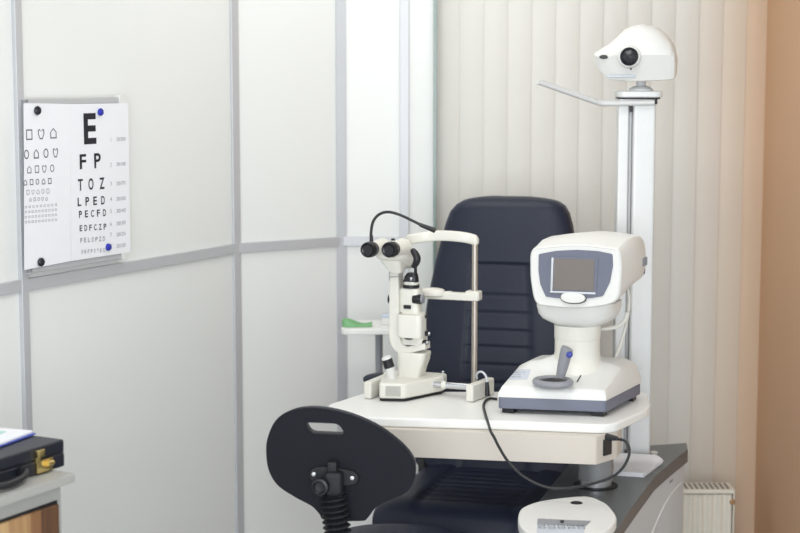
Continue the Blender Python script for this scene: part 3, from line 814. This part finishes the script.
def rect_px(px4, d): return [(Pr(x, y, d).x, Pr(x, y, d).z) for x, y in px4]
b = B(); prism(b, rect_px([(550.5, 256), (599, 257), (597, 293), (549.5, 291.5)], hf), hf-.0055, hf-.002, 'y', .001); sf = finish('screen_frame', b, 'bluegrey', head)
b = B(); prism(b, rect_px([(552.3, 257.2), (554.5, 257.2), (553.3, 291), (551, 291)], hf), hf-.0075, hf-.004, 'y', .0008); prism(b, rect_px([(551, 290.5), (596.5, 292), (596.3, 294.3), (550.5, 292.8)], hf), hf-.0075, hf-.004, 'y', .0008); finish('screen_rim', b, 'chrome', sf)
b = B(); prism(b, rect_px([(555, 258.5), (595, 259.2), (594.5, 290.6), (554, 289.6)], hf), hf-.0068, hf-.003, 'y'); finish('screen', b, 'screen', head)
bo = Pr(572.7, 297.8, hf-.008); bw = 13.4/FPX*4.35
b = B(); S = [[(bo.x+bw*k*x_, y_, bo.z+bw*.42*k*z_) for x_, z_ in sup(0, 0, 1, 1, 2.2, 32)] for k, y_ in ((.98, hf+.002), (1, hf-.006), (.94, hf-.0095), (.6, hf-.011))]
loft(b, S); finish('print_button', b, 'white', head)
b = B(); S = [[(bo.x+bw*1.04*x_, y_, bo.z-.001+bw*.46*z_) for x_, z_ in sup(0, 0, 1, 1, 2.2, 32)] for y_ in (hf+.002, hf-.0052)]
loft(b, S); finish('button_recess', b, 'black', head)
# vents on the right flank
vx = hcx+(Pr(621, 270, hf).x-hcx)*1.03
b = B()
for k in range(4): box(b, (vx-.002-.0042*k*0, hf+.185+.012*k, hcz+.028), (.012, .006, .024), .001)
finish('vent', b, 'midgrey', head)
b = B(); lathe(b, [(.01, 0), (.009, .008)], (vx-.014, hf+.23, hcz-.002), (1, 0, 0), 16); finish('side_knob', b, 'bluegrey', head)
# joystick
jr = Zr(553, 383, .088); 
jc = Zr(553, 382, .092)
S = []
n = 40
for k in range(n):
    a_ = 2*PI*k/n; rx_, ry_ = .047, .042; t_r = .0105+.0015*math.sin(-a_)
    rx_, ry_ = .048, .034; cx_, cy_ = jc.x+rx_*math.cos(a_), jc.y+ry_*math.sin(a_); zb_ = .093+.004*math.sin(a_)
    nx_, ny_ = math.cos(a_), math.sin(a_)
    S.append([(cx_+nx_*t_r*math.cos(2*PI*q/12), cy_+ny_*t_r*math.cos(2*PI*q/12), zb_+t_r*.85*math.sin(2*PI*q/12)) for q in range(12)])
b = B(); loft(b, S, closed=True); finish('joystick_ring', b, 'midgrey', fr, 60)
b = B(); lathe(b, [(.034, -.012), (.03, .002), (.018, .006), (0, .007)], (jc.x, jc.y+.006, .094), n=32); finish('joystick_gaiter', b, 'black', fr)
s0 = Pr(560.5, 376, jc.y); s1 = Pr(567, 349, jc.y-.004)
b = B(); P3 = [s0, s0.lerp(s1, .3), s0.lerp(s1, .7), s0.lerp(s1, .95), s1+V(.002, 0, .003)]
tube(b, P3, .012, True, 16, rs=lambda t: .0125+.0045*math.sin(t*2.2)-(.007 if t > .97 else 0)); js = finish('joystick', b, 'midgrey', fr, 60)
bb_ = Pr(569.5, 354.5, jc.y-.008)
b = B(); lathe(b, [(.009, -.012), (.009, .010), (.006, .013), (0, .014)], bb_, (.3, -1, .1), 20); finish('joystick_button', b, 'bluebtn', js)
# sticker, slit, imprint on the sloping top
from mathutils.bvhtree import BVHTree
tree = BVHTree.FromPolygons([v_.co.copy() for v_ in hsg.data.vertices], [tuple(p.vertices) for p in hsg.data.polygons])
def on_top(px, py, lift=.0007):
    for _ in range(30):
        o_ = RL.P(px, py, -1.0); d_ = (RL.P(px, py, 1.0)-o_).normalized()
        if tree.ray_cast(o_, d_)[0] is not None: break
        px += (565-px)*.02
    o_ = RL.P(px, py, -1.0); d_ = (RL.P(px, py, 1.0)-o_).normalized(); h_ = tree.ray_cast(o_, d_)
    return h_[0]+V(0, 0, lift)
def decal(q4, name, m_, nx_=10, ny_=6):
    b = B(); g = []
    for j in range(ny_+1):
        g.append([])
        for i_ in range(nx_+1):
            u_, v_ = i_/nx_, j/ny_
            x = (q4[0][0]*(1-u_)+q4[1][0]*u_)*(1-v_)+(q4[3][0]*(1-u_)+q4[2][0]*u_)*v_; y = (q4[0][1]*(1-u_)+q4[1][1]*u_)*(1-v_)+(q4[3][1]*(1-u_)+q4[2][1]*u_)*v_
            g[j].append(b.verts.new(on_top(x, y)))
    for j in range(ny_):
        for i_ in range(nx_): b.faces.new((g[j][i_], g[j][i_+1], g[j+1][i_+1], g[j+1][i_]))
    return finish(name, b, m_, fr)
decal(((514, 369.5), (531, 369.5), (527.5, 379.5), (508.5, 380)), 'sticker', 'label')
for yy_ in (372, 374.3, 376.6): decal(((514-(yy_-369.5)*.5, yy_), (526-(yy_-369.5)*.3, yy_), (526-(yy_-369.5)*.3, yy_+.9), (513.5-(yy_-369.5)*.5, yy_+.9)), 'sticker_line', 'inkgrey', 8, 1)
decal(((583.2, 370.5), (584.2, 370.8), (577.6, 382.5), (576.4, 382.2)), 'printer_slit', 'blackm', 2, 8)
# cables hanging behind neck
c1_ = [Pr(x, y, hf+.24) for x, y in ((627, 284), (629, 300), (627, 320), (622, 340), (616, 356), (612, 364))]
b = B(); tube(b, c1_, .0045); finish('white_cable', b, 'cablewhite', fr)
c2_ = [Pr(x, y, ny+.05) for x, y in ((597, 329), (608, 328.5), (618, 326), (625, 320), (628, 312))]
b = B(); tube(b, c2_, .006); finish('cable_loom', b, 'cablewhite', fr)

# ------------------------------------------------------------------ slit lamp
LF = Frame(TF.o+Matrix.Rotation(TF.a, 3, 'Z') @ Vector((.16, .23, TZ)), TY)
sl = thing('slit_lamp', 'cream slit lamp microscope with black eyepieces on the left of the table', 'eye examination machine', LF.o, LF.a)
Pl = LF.P; Zl = LF.Z
g1_ = Zl(379, 400.5, .003); g2_ = Zl(405, 401, .003); g3_ = Zl(443.5, 393, .003)
wB = g3_.x
base = [(g1_.x, g1_.y), (g2_.x, g2_.y), (g3_.x, g3_.y), (g3_.x-.005, g3_.y+.05), (g1_.x-.05, g3_.y+.05), (g1_.x-.055, g3_.y)]
print('slit base', [tuple(round(t, 3) for t in p) for p in base])
b = B(); prism(b, rpoly(base, .012), .008, .054, 'z', .007, 3); mb = finish('sliding_base', b, 'cream', sl)
b = B(); prism(b, rpoly([(x*.97, y+.003) for x, y in base], .012), .0015, .009, 'z'); finish('glide_plate', b, 'blackm', sl)
fd = (g2_-g1_).normalized(); fn = Vector((fd.y, -fd.x, 0)); fm = g1_.lerp(g2_, .54)
b = B()
for k in range(9): box(b, (0, 0, -.0125+k*.0031), (.042, .003, .0019), .0003, 1)
box(b, (0, .0012, 0), (.044, .002, .030))
o = finish('ribbed_plate', b, 'ribgrey', mb); o.location = fm+fn*.0005+V(0, 0, .028); o.rotation_euler = (0, 0, math.atan2(fd.y, fd.x))
# rails
def rail(pxs, name):
    a_ = Zl(*pxs[0], .0015); c_ = Zl(*pxs[1], .0015); d_ = (c_-a_); d_.z = 0; L = max(d_.length, .14); d_.normalize()
    b = B(); wd_ = .024
    # inverted U profile along y
    box(b, (wd_/2, L/2, .026), (wd_, L, .050), .005, 3)
    o = finish(name, b, 'cream', sl); o.location = (a_.x, a_.y, 0); o.rotation_euler = (0, 0, math.atan2(d_.y, d_.x)-PI/2); return o
r1 = rail(((363.5, 398.5), (388, 388)), 'rail_cover'); r2 = rail(((465.5, 401.5), (484, 394.5)), 'rail_cover')
ra = Vector((r1.location.x+.02, r1.location.y+.1, .03)); 
rb = Vector(r2.location)+V(.02, .055, .027)
b = B(); cyl(b, (ra.x, rb.y, .034), (rb.x, rb.y, .034), .0095); finish('axle', b, 'chrome', sl)
b = B(); ax = Pl(443.5, 384, rb.y); lathe(b, [(.012, 0), (.012, .01), (.008, .014)], (ax.x-.004, rb.y, .034), (1, 0, 0), 20); finish('axle_collar', b, 'cream', sl)
# joystick on the base
j0 = Pl(392.5, 379, .05); j1 = Pl(389.5, 367, .045); j2 = Pl(386.8, 359, .042)
b = B(); cyl(b, j0+V(0, 0, -.01), j1, .0125, .0145, r=.001); jj = finish('joystick', b, 'white', sl)
dj = (j2-j1).normalized()
b = B(); cyl(b, j1-dj*.001, j2, .0155, .0155); finish('joystick_grip', b, 'black', jj)
b = B(); lathe(b, [(.0150, 0), (.014, .006), (.007, .009), (0, .0095)], j2, dj, 24); finish('joystick_cap', b, 'white', jj)
# pedestal
D = .12
def seg(bm, stations, yd0, n=3.2, k=32):
    S = []
    for (py, l, r, yd) in stations:
        a_ = Pl(l, py, yd0); c_ = Pl(r, py, yd0)
        S.append([(x_, y_, a_.z) for x_, y_ in sup((a_.x+c_.x)/2, yd0, (c_.x-a_.x)/2, yd, n, k)])
    loft(bm, S)
b = B(); seg(b, [(380, 401, 422, .035), (374, 400.5, 422.5, .035), (368, 400.3, 424, .036), (358, 400, 427.5, .038), (352, 400, 428.5, .038), (350.5, 400.5, 428, .037)], D, 5); finish('pedestal', b, 'cream', sl)
# J-shaped microscope arm (profile in xz, extruded in y)
def prof_px(pts, d): return [(Pl(x, y, d).x, Pl(x, y, d).z) for x, y in pts]
arm_px = [(392, 268), (401, 268), (401.5, 310), (402, 335), (404.5, 343), (410, 345.5), (427.5, 342), (428, 348.5), (418, 351), (405, 353.5), (398, 350.5), (393.5, 345), (391.5, 336), (391.5, 300)]
b = B(); prism(b, prof_px(arm_px, D), D-.024, D+.024, 'y', .005, 3, ang=20); finish('microscope_arm', b, 'cream', sl, 50)
# column with knobs
b = B(); seg(b, [(343, 403, 426, .028), (337, 403, 426, .028), (312, 403, 424, .024), (311, 401, 421, .024), (289, 401, 421, .024), (287.5, 402, 420, .022)], D+.005, 4); finish('upper_column', b, 'cream', sl)
b = B(); seg(b, [(336, 401, 423.5, .03), (334.5, 399.8, 424.3, .032), (315, 399.8, 424.3, .032), (313.4, 400.8, 423.5, .03)], D-.02, 5); finish('lamp_housing', b, 'cream', sl)
lp_ = Pl(409, 336.5, D-.03); b = B(); lathe(b, [(.014, 0), (.013, -.006), (.008, -.009)][::-1], lp_, n=20); finish('lamp_lens', b, 'black', sl)
wl = Pl(406.3, 307.3, D-.03); b = B(); box(b, (wl.x, D-.022, wl.z), (.022, .006, .011), .001); finish('scale_window', b, 'black', sl)
for (x0_, x1_, yy, rr, gr) in ((389, 393, 299, .0135, False), (413.5, 421.5, 299, .0145, True)):
    a_ = Pl(x0_, yy, D-.01); c_ = Pl(x1_, yy, D-.01)
    b = B(); lathe(b, [(rr*.96, 0), (rr, .001), (rr, (c_-a_).length), (rr*.96, (c_-a_).length+.001)], a_, (1, 0, 0), 28); kn = finish('knob', b, 'black', sl)
    if gr:
        b = B(); lathe(b, [(rr*.93, 0), (rr*.9, .006), (rr*.5, .0075)], c_, (1, 0, 0), 28); finish('knob_cap', b, 'midgrey', kn)
lv = [Pl(x, y, D-.01) for x, y in ((421.5, 315), (424.5, 333))]
b = B(); box(b, ((lv[0].x+lv[1].x)/2, D-.01, (lv[0].z+lv[1].z)/2), (.014, .03, lv[0].z-lv[1].z), .003); 
e_ = Pl(426, 316.5, D-.01); box(b, (e_.x, D-.01, e_.z), (.012, .012, .009), .002); finish('filter_lever', b, 'black', sl)
for (x, y) in ((426.5, 333.5), (424.5, 342.3)):
    p = Pl(x, y, D-.01); b = B(); lathe(b, [(.0075, -.014), (.0075, .008)], p, (1, 0, 0), 20); kn = finish('knob', b, 'black', sl)
    b = B(); lathe(b, [(.006, 0), (.005, .003)], p+V(.008, 0, 0), (1, 0, 0), 20); finish('knob_cap', b, 'silver', kn)
# toothed ring and mirror carrier
rg = Pl(411.3, 286, D); b = B(); lathe(b, [(.0225, -.0045), (.0225, .0045)], rg, n=36)
for k in range(18):
    a_ = 2*PI*k/18; box(b, (rg.x+.0225*math.cos(a_), rg.y+.0225*math.sin(a_), rg.z), (.0035, .0035, .009), .0005, 1, Matrix.Rotation(a_, 3, 'Z'))
finish('toothed_ring', b, 'black', sl)
b = B(); seg(b, [(285.5, 404.5, 418, .018), (281, 404.5, 418, .018)], D, 2.4); finish('mirror_base', b, 'cream', sl)
b = B(); seg(b, [(281.5, 404, 418, .016), (276, 405.5, 417.5, .015), (272.5, 408, 416.5, .012)], D, 4)
t1 = Pl(415.5, 266, D); box(b, (t1.x, D, t1.z), (.006, .012, .04), .001); finish('mirror_carrier', b, 'black', sl)
mm = Pl(411, 279, D-.018); b = B(); box(b, (mm.x, D-.017, mm.z), (.006, .004, .010), .001); finish('mirror', b, 'chrome', sl)
b = B(); seg(b, [(272, 392, 403, .022), (268, 389, 403.5, .028), (262, 384, 404, .034), (259, 383, 404, .034)], D-.03, 4); finish('head_bracket', b, 'cream', sl)
# bracket with rods below the binocular
b = B()
for yy in (272.5, 277): 
    a_ = Pl(389, yy, D-.035); c_ = Pl(403, yy-.5, D-.035); cyl(b, a_, c_, .0011, n=8)
a_ = Pl(389.5, 272, D-.035); c_ = Pl(389.5, 280.5, D-.035); cyl(b, a_, c_, .0011, n=8)
finish('guide_rods', b, 'midgrey', sl)
# binocular head: housing + two tubes
ez = Pl(388.5, 250, .02).z
S = []
for (yl, l, r, t_, bt) in ((.035, 376, 400, 242, 258), (.045, 374, 404, 240.5, 261), (.07, 376, 411, 240, 263), (.10, 380, 415.5, 242.5, 266), (.13, 386, 417, 246, 269), (.155, 392, 416, 250, 269), (.165, 396, 413, 254, 266)):
    a_ = Pl(l, t_, yl); c_ = Pl(r, bt, yl)
    S.append([(x_, yl, z_) for x_, z_ in sup((a_.x+c_.x)/2, (a_.z+c_.z)/2, (c_.x-a_.x)/2, (a_.z-c_.z)/2, 2.8, 36)])
b = B(); loft(b, S); bh = finish('binocular_head', b, 'cream', sl, 60)
for (cx_, cy_) in ((367.5, 250), (388.6, 250)):
    p = Pl(cx_, cy_, -.045); dn = V(.06, 1, .0).normalized(); rr = .0215
    b = B(); cyl(b, p+dn*.03, p+dn*.10, rr*.86, rr*1.2, 32); et = finish('eyepiece_tube', b, 'cream', bh)
    b = B(); lathe(b, [(rr*.80, .0), (rr*.97, -.003), (rr*1.05, .004), (rr*1.08, .016), (rr*1.0, .018), (rr, .032), (rr*.86, .034)], p, dn, 36); ec = finish('eyecup', b, 'black', et)
    b = B(); lathe(b, [(rr*.8, .006), (rr*.78, -.0005), (rr*.62, .001), (rr*.55, .004), (rr*.3, .0045), (0, .004)], p-dn*.0015, dn, 36); finish('eyepiece_lens', b, 'lens', ec)
    b = B(); lathe(b, [(rr*1.065, 0), (rr*1.065, .0015)], p+dn*.019, dn, 36); finish('diopter_ring', b, 'midgrey', et)
tk_ = Pl(393, 239.5, .08); b = B(); lathe(b, [(.006, -.014), (.006, .001), (.0045, .003)], tk_, n=16); finish('top_knob', b, 'black', bh)
hp = [Pl(x, y, .055) for x, y in ((411.5, 249.5), (414, 252), (417, 258), (415.5, 264), (412, 267))]
b = B(); tube(b, hp, .008, True, 12, rs=lambda t: .0045+.0065*math.sin(PI*min(1, max(0, t)))**.7); finish('magnification_knob', b, 'black', bh)
# gooseneck lamp
gp = [Pl(x, y, d) for x, y, d in ((371.5, 245, .05), (371, 234, .05), (373, 222, .05), (379, 214.5, .055), (388, 212, .06), (399, 214.5, .065), (411, 220, .07), (421, 225, .075))]
b = B(); tube(b, gp, .0042, True, 12); gn = finish('gooseneck', b, 'black', sl)
b = B(); tube(b, [Pl(420, 224.7, .075), Pl(426, 227, .078), Pl(432, 229.3, .08), Pl(435.5, 231, .082)], .0065, True, 14, rs=lambda t: .0058+.0022*t-(.002 if t > .95 else 0)); finish('gooseneck_lamp', b, 'black', gn)
b = B(); cyl(b, Pl(371.5, 244, .05), Pl(371.2, 235, .05), .0062, .005); finish('gooseneck_socket', b, 'black', gn)
# chin and forehead rest
UY = .235
u0 = Pl(474.3, 384, UY); u1 = Pl(474.8, 241, UY)
b = B(); cyl(b, (u0.x, UY, .0015), (u0.x, UY, u1.z), .0088, n=24); up_ = finish('upright', b, 'champagne', sl)
b = B(); lathe(b, [(.02, 0), (.019, .012), (.0095, .016)], (u0.x, UY, .0008), n=24); finish('upright_foot', b, 'cream', up_)
# forehead bar: curved band
fpx = [(478.5, 241.2), (470, 238.5), (460, 236.8), (448, 235.8), (436, 235.8), (424, 237.2), (413, 239), (406, 240)]
dep = [UY, UY, UY-.01, UY-.03, UY-.05, UY-.065, UY-.065, UY-.05]
S = []
for (x, y), d_ in zip(fpx, dep):
    p = Pl(x, y, d_); S.append(p)
C_ = catmull(S, 6); secs = []
for k, p in enumerate(C_):
    t = k/(len(C_)-1); e = min(1, .5+min(t, 1-t)*14); hh = (.0155-.004*abs(2*t-1)*0)*e
    secs.append([(p.x+0*q_, p.y+yy_, p.z+zz_) for (yy_, zz_), q_ in zip(sup(0, 0, .011*e, hh, 3.5, 20), range(20))])
b = B(); loft(b, secs); finish('forehead_rest', b, 'cream', sl, 60)
a_ = Pl(480, 297, UY); c_ = Pl(421, 296.5, UY-.01)
b = B(); box(b, ((a_.x+c_.x)/2, UY-.006, a_.z), (a_.x-c_.x, .03, .022), .004, 3)
b2_ = Pl(473, 295.5, UY); box(b, (b2_.x+.002, UY, b2_.z), (.044, .036, .029), .005, 3)
ca = finish('chin_rest_arm', b, 'cream', sl)
cc = Pl(433, 293.5, UY-.01)
b = B(); S = [[(cc.x+.040*k*x_, UY-.012+.03*k*y_, cc.z+z_) for x_, y_ in sup(0, 0, 1, 1, 2.2, 28)] for k, z_ in ((.7, -.008), (.95, -.004), (1, .002), (.95, .009), (.8, .014), (.5, .0165), (.2, .017))]
loft(b, S); finish('chin_cup', b, 'cream', ca)
cr_ = Pl(450, 292, UY); b = B(); box(b, (cr_.x, UY-.01, cr_.z), (.018, .016, .007), .002); finish('paper_pin', b, 'cream', ca)
pn = Pl(443, 372, rb.y); b = B(); cyl(b, (pn.x, rb.y, .04), (pn.x, rb.y, pn.z), .0016, n=10); lathe(b, [(.004, 0), (.0035, .003)], (pn.x, rb.y, pn.z), n=12); finish('lock_pin', b, 'silver', sl)

# ------------------------------------------------------------------ cables
cp = [Pl(x, y, d) for x, y, d in ((477, 378.5, .15), (476.5, 375, .14), (479, 372, .13), (483, 372.5, .12), (486.3, 377, .11), (487, 383, .105))]
b = B(); tube(b, cp, .0032); cbl = finish('grey_cable', b, 'cablegrey', sl)
b = B(); cyl(b, Pl(487, 382, .105), Pl(487.5, 396, .10), .0055, .0075, 14, .001); finish('cable_plug', b, 'black', cbl)
wtab = [WF.Z(x, y, TZ+.0055) for x, y in ((497, 399), (490, 398.5), (485.5, 401), (483.5, 406), (485, 413))]
eY = []
pts = wtab+[WF.Z(488.5, 424.5, TZ+.006)]
edge = WF.Z(491, 430, TZ-.0)
pts += [WF.P(x, y, Y_) for x, y, Y_ in ((490.8, 431.5, 4.175), (494, 437, 4.165), (499, 447, 4.16), (507, 460, 4.16), (518, 472, 4.155), (531, 481, 4.15), (546, 487, 4.14), (561, 488.7, 4.13), (580, 486.5, 4.11), (600, 481.5, 4.09), (615, 475, 4.08), (624, 466, 4.08), (629, 455, 4.09), (628.5, 446, 4.1), (624, 440.5, 4.12), (617, 439, 4.14))]
bc_ = thing('power_cable', 'black power cable looping from the machine over the table edge down to the socket', 'cable', (pts[0].x, pts[0].y, TZ))
off_ = Vector(bc_.location)
b = B(); tube(b, [p-off_ for p in pts], .0038, True, 10); finish('cord', b, 'black', bc_)
pe = WF.P(617, 438.5, 4.145)-off_; pf = WF.P(606.5, 437, 4.165)-off_
b = B(); tube(b, [pe, pe.lerp(pf, .5), pf], .009, True, 12, rs=lambda t: .006+.004*t); finish('plug', b, 'black', bc_)

# ------------------------------------------------------------------ radiator
RD = Frame((.95, 5.52, 0), 0)
rd = thing('radiator', 'cream panel radiator with grille top low behind the grey cabinet', 'radiator', RD.o)
xr_ = RD.P(735, 490, -.05).x; zt3 = RD.P(700, 489.5, -.05).z
xl_ = -.28
b = B(); n = 14; pr = []
for k in range(n*8+1):
    t = k/(n*8); x = xl_+.01+(xr_-xl_-.02)*t; s_ = math.sin(t*n*2*PI); y = -.05+.0035*max(-1, min(1, s_*2.2))
    pr.append((x, y))
prism(b, pr+[(xr_-.01, -.03), (xl_+.01, -.03)], .08, zt3-.018); finish('front_panel', b, 'rad', rd, 30)
b = B(); box(b, ((xl_+xr_)/2, 0, .20), (xr_-xl_-.02, .06, zt3-.12), .002); finish('convector_core', b, 'rad', rd)
b = B(); box(b, ((xl_+xr_)/2, 0, zt3-.008), (xr_-xl_, .106, .014), .003)
box(b, (xr_-.003, 0, (zt3+.08)/2), (.006, .106, zt3-.09), .002); box(b, (xl_+.003, 0, (zt3+.08)/2), (.006, .106, zt3-.09), .002)
finish('casing', b, 'rad', rd)
b = B()
for k in range(26):
    x = xl_+.02+(xr_-xl_-.04)*k/25
    for yy in (-.028, .0, .028): box(b, (x, yy, zt3-.0005), (.010, .02, .0015))
finish('grille_slots', b, 'raddark', rd)
for x in (xl_+.08, xr_-.08):
    b = B(); box(b, (x, .0, .045), (.02, .06, .09), .003); finish('foot', b, 'rad', rd)
vp = RD.P(733.5, 502, -.055)
b = B(); lathe(b, [(.009, -.004), (.010, .002), (.006, .006)], (vp.x-.004, -.054, vp.z), (0, -1, 0), 16); finish('bleed_valve', b, 'brassdull', rd)

# ------------------------------------------------------------------ operator's stool
OF = Frame((-.148, 3.98, 0), -6)
so = thing('operator_chair', 'black operator chair seen from behind with handle slot in its backrest', 'chair', OF.o, OF.a)
out_px = [(267, 455), (268, 438), (276, 420), (290, 410.5), (309, 407), (331, 409), (356, 416), (381, 428), (403, 445), (413.5, 458), (416, 468), (414, 481), (405, 492.5), (388, 500), (376, 507), (368, 517), (361, 520), (326, 519), (320, 513), (312, 505), (297, 497), (279, 485), (270, 471)]
oo = [(OF.P(x, y, 0).x, OF.P(x, y, 0).z) for x, y in out_px]
oo = smoothpoly(oo, 4)
s0_ = OF.P(304.5, 421.5, 0); s1_ = OF.P(345.5, 434.8, 0)
cxs = [OF.P(x, y, 0) for x, y in ((305, 421.5), (340, 423), (345.5, 434.5), (310, 433))]
hole = rpoly([(p.x, p.z) for p in cxs], [.013, .02, .013, .02], 6)
b = B(); prism(b, oo, -.010, .004, 'y', .003, 2, holes=hole)
bk = finish('backrest', b, 'stool', so, 50)
# padding on the sitter's side
pad = [(x*.985, (z-.8)*.985+.8) for x, z in oo]
hole2 = [((x-hole[0][0])*1.0+hole[0][0], z) for x, z in hole]
b = B(); prism(b, pad, .0045, .030, 'y', .009, 3, holes=hole2)
finish('back_padding', b, 'navy', so, 50)
Po = OF.P
# mounting plate
mp2 = [(311, 470), (318, 467), (330, 467), (345, 469.5), (355, 472), (358.5, 478), (355, 484), (344, 486), (325, 487), (313, 482), (309.5, 476)]
b = B(); prism(b, smoothpoly([(Po(x, y, -.02).x, Po(x, y, -.02).z) for x, y in mp2], 4), -.024, -.009, 'y', .003); mpt = finish('mounting_plate', b, 'blackm', so)
for (x, y) in ((352, 478.3), (313.6, 474.5)):
    p = Po(x, y, -.026); b = B(); lathe(b, [(.0055, 0), (.005, .002), (.002, .0025)], (p.x, -.023, p.z), (0, -1, 0), 14); finish('screw', b, 'silver', mpt)
b = B(); p = Po(332.5, 466.5, -.03); box(b, (p.x, -.028, p.z), (.024, .03, .028), .004)
p = Po(334, 485, -.04); box(b, (p.x, -.04, p.z), (.045, .045, .07), .01, 3); finish('tilt_bracket', b, 'blackm', so)
p = Po(319.5, 488, -.08); b = B(); lathe(b, [(.008, -.05), (.010, -.012), (.0225, -.010), (.0235, 0), (.0215, .008), (.016, .010), (.012, .004), (0, .003)], p+V(0, .012, 0), (-.15, -1, 0), 28); finish('tilt_knob', b, 'black', so)
# bellows
P0 = Po(332.5, 493, -.045); P1 = Po(337.5, 533, -.045); d_ = (P1-P0).normalized(); Lb = .27
prf = []
nr_ = 19
for k in range(nr_*6+1):
    t = k/(nr_*6); rr = .0285+.0055*math.cos(2*PI*t*nr_)+.004*t; prf.append((rr, t*Lb))
b = B(); lathe(b, prf, P0, d_, 32); finish('bellows', b, 'blackm', so, 80)
# lower part: spine bar, seat, gas lift, five-star base
szt = .555
sy = .25
low = P0+d_*Lb
print('low', low)
b = B(); tube(b, [low-d_*.03, low+V(0, .01, -.02), low+V(.0, .08, -.055), V(.05, .22, szt-.085)], .014); finish('spine_bar', b, 'blackm', so)
szt = .555
sy = .25
b = B(); S = []
for k, z_ in ((.80, -.055), (.95, -.05), (1, -.035), (1, -.018), (.97, -.006), (.9, 0), (.6, .002), (.2, .002)):
    S.append([(x_, y_, szt+z_) for x_, y_ in sup(.115, sy, .20*k, .19*k, 2.3, 48)])
loft(b, S); finish('seat', b, 'navy', so, 60)
b = B(); box(b, (.08, sy-.01, szt-.075), (.2, .22, .04), .01); finish('seat_mechanism', b, 'blackm', so)
b = B(); cyl(b, (.10, sy, .06), (.10, sy, szt-.09), .025); finish('gas_lift', b, 'black', so)
for k in range(5):
    a_ = 2*PI*k/5+.3; e1 = V(.10+.27*math.cos(a_), sy+.27*math.sin(a_), .07)
    b = B(); tube(b, [V(.10, sy, .10), V(.10, sy, .10).lerp(e1, .5), e1], .017, False, 10); lg = finish('star_leg', b, 'black', so)
    b = B(); lathe(b, [(.022, -.011), (.026, -.006), (.026, .006), (.022, .011)], (e1.x, e1.y, .0275), (math.sin(a_), -math.cos(a_), 0), 20); cyl(b, (e1.x, e1.y, .03), (e1.x, e1.y, .065), .006); finish('caster', b, 'black', lg)
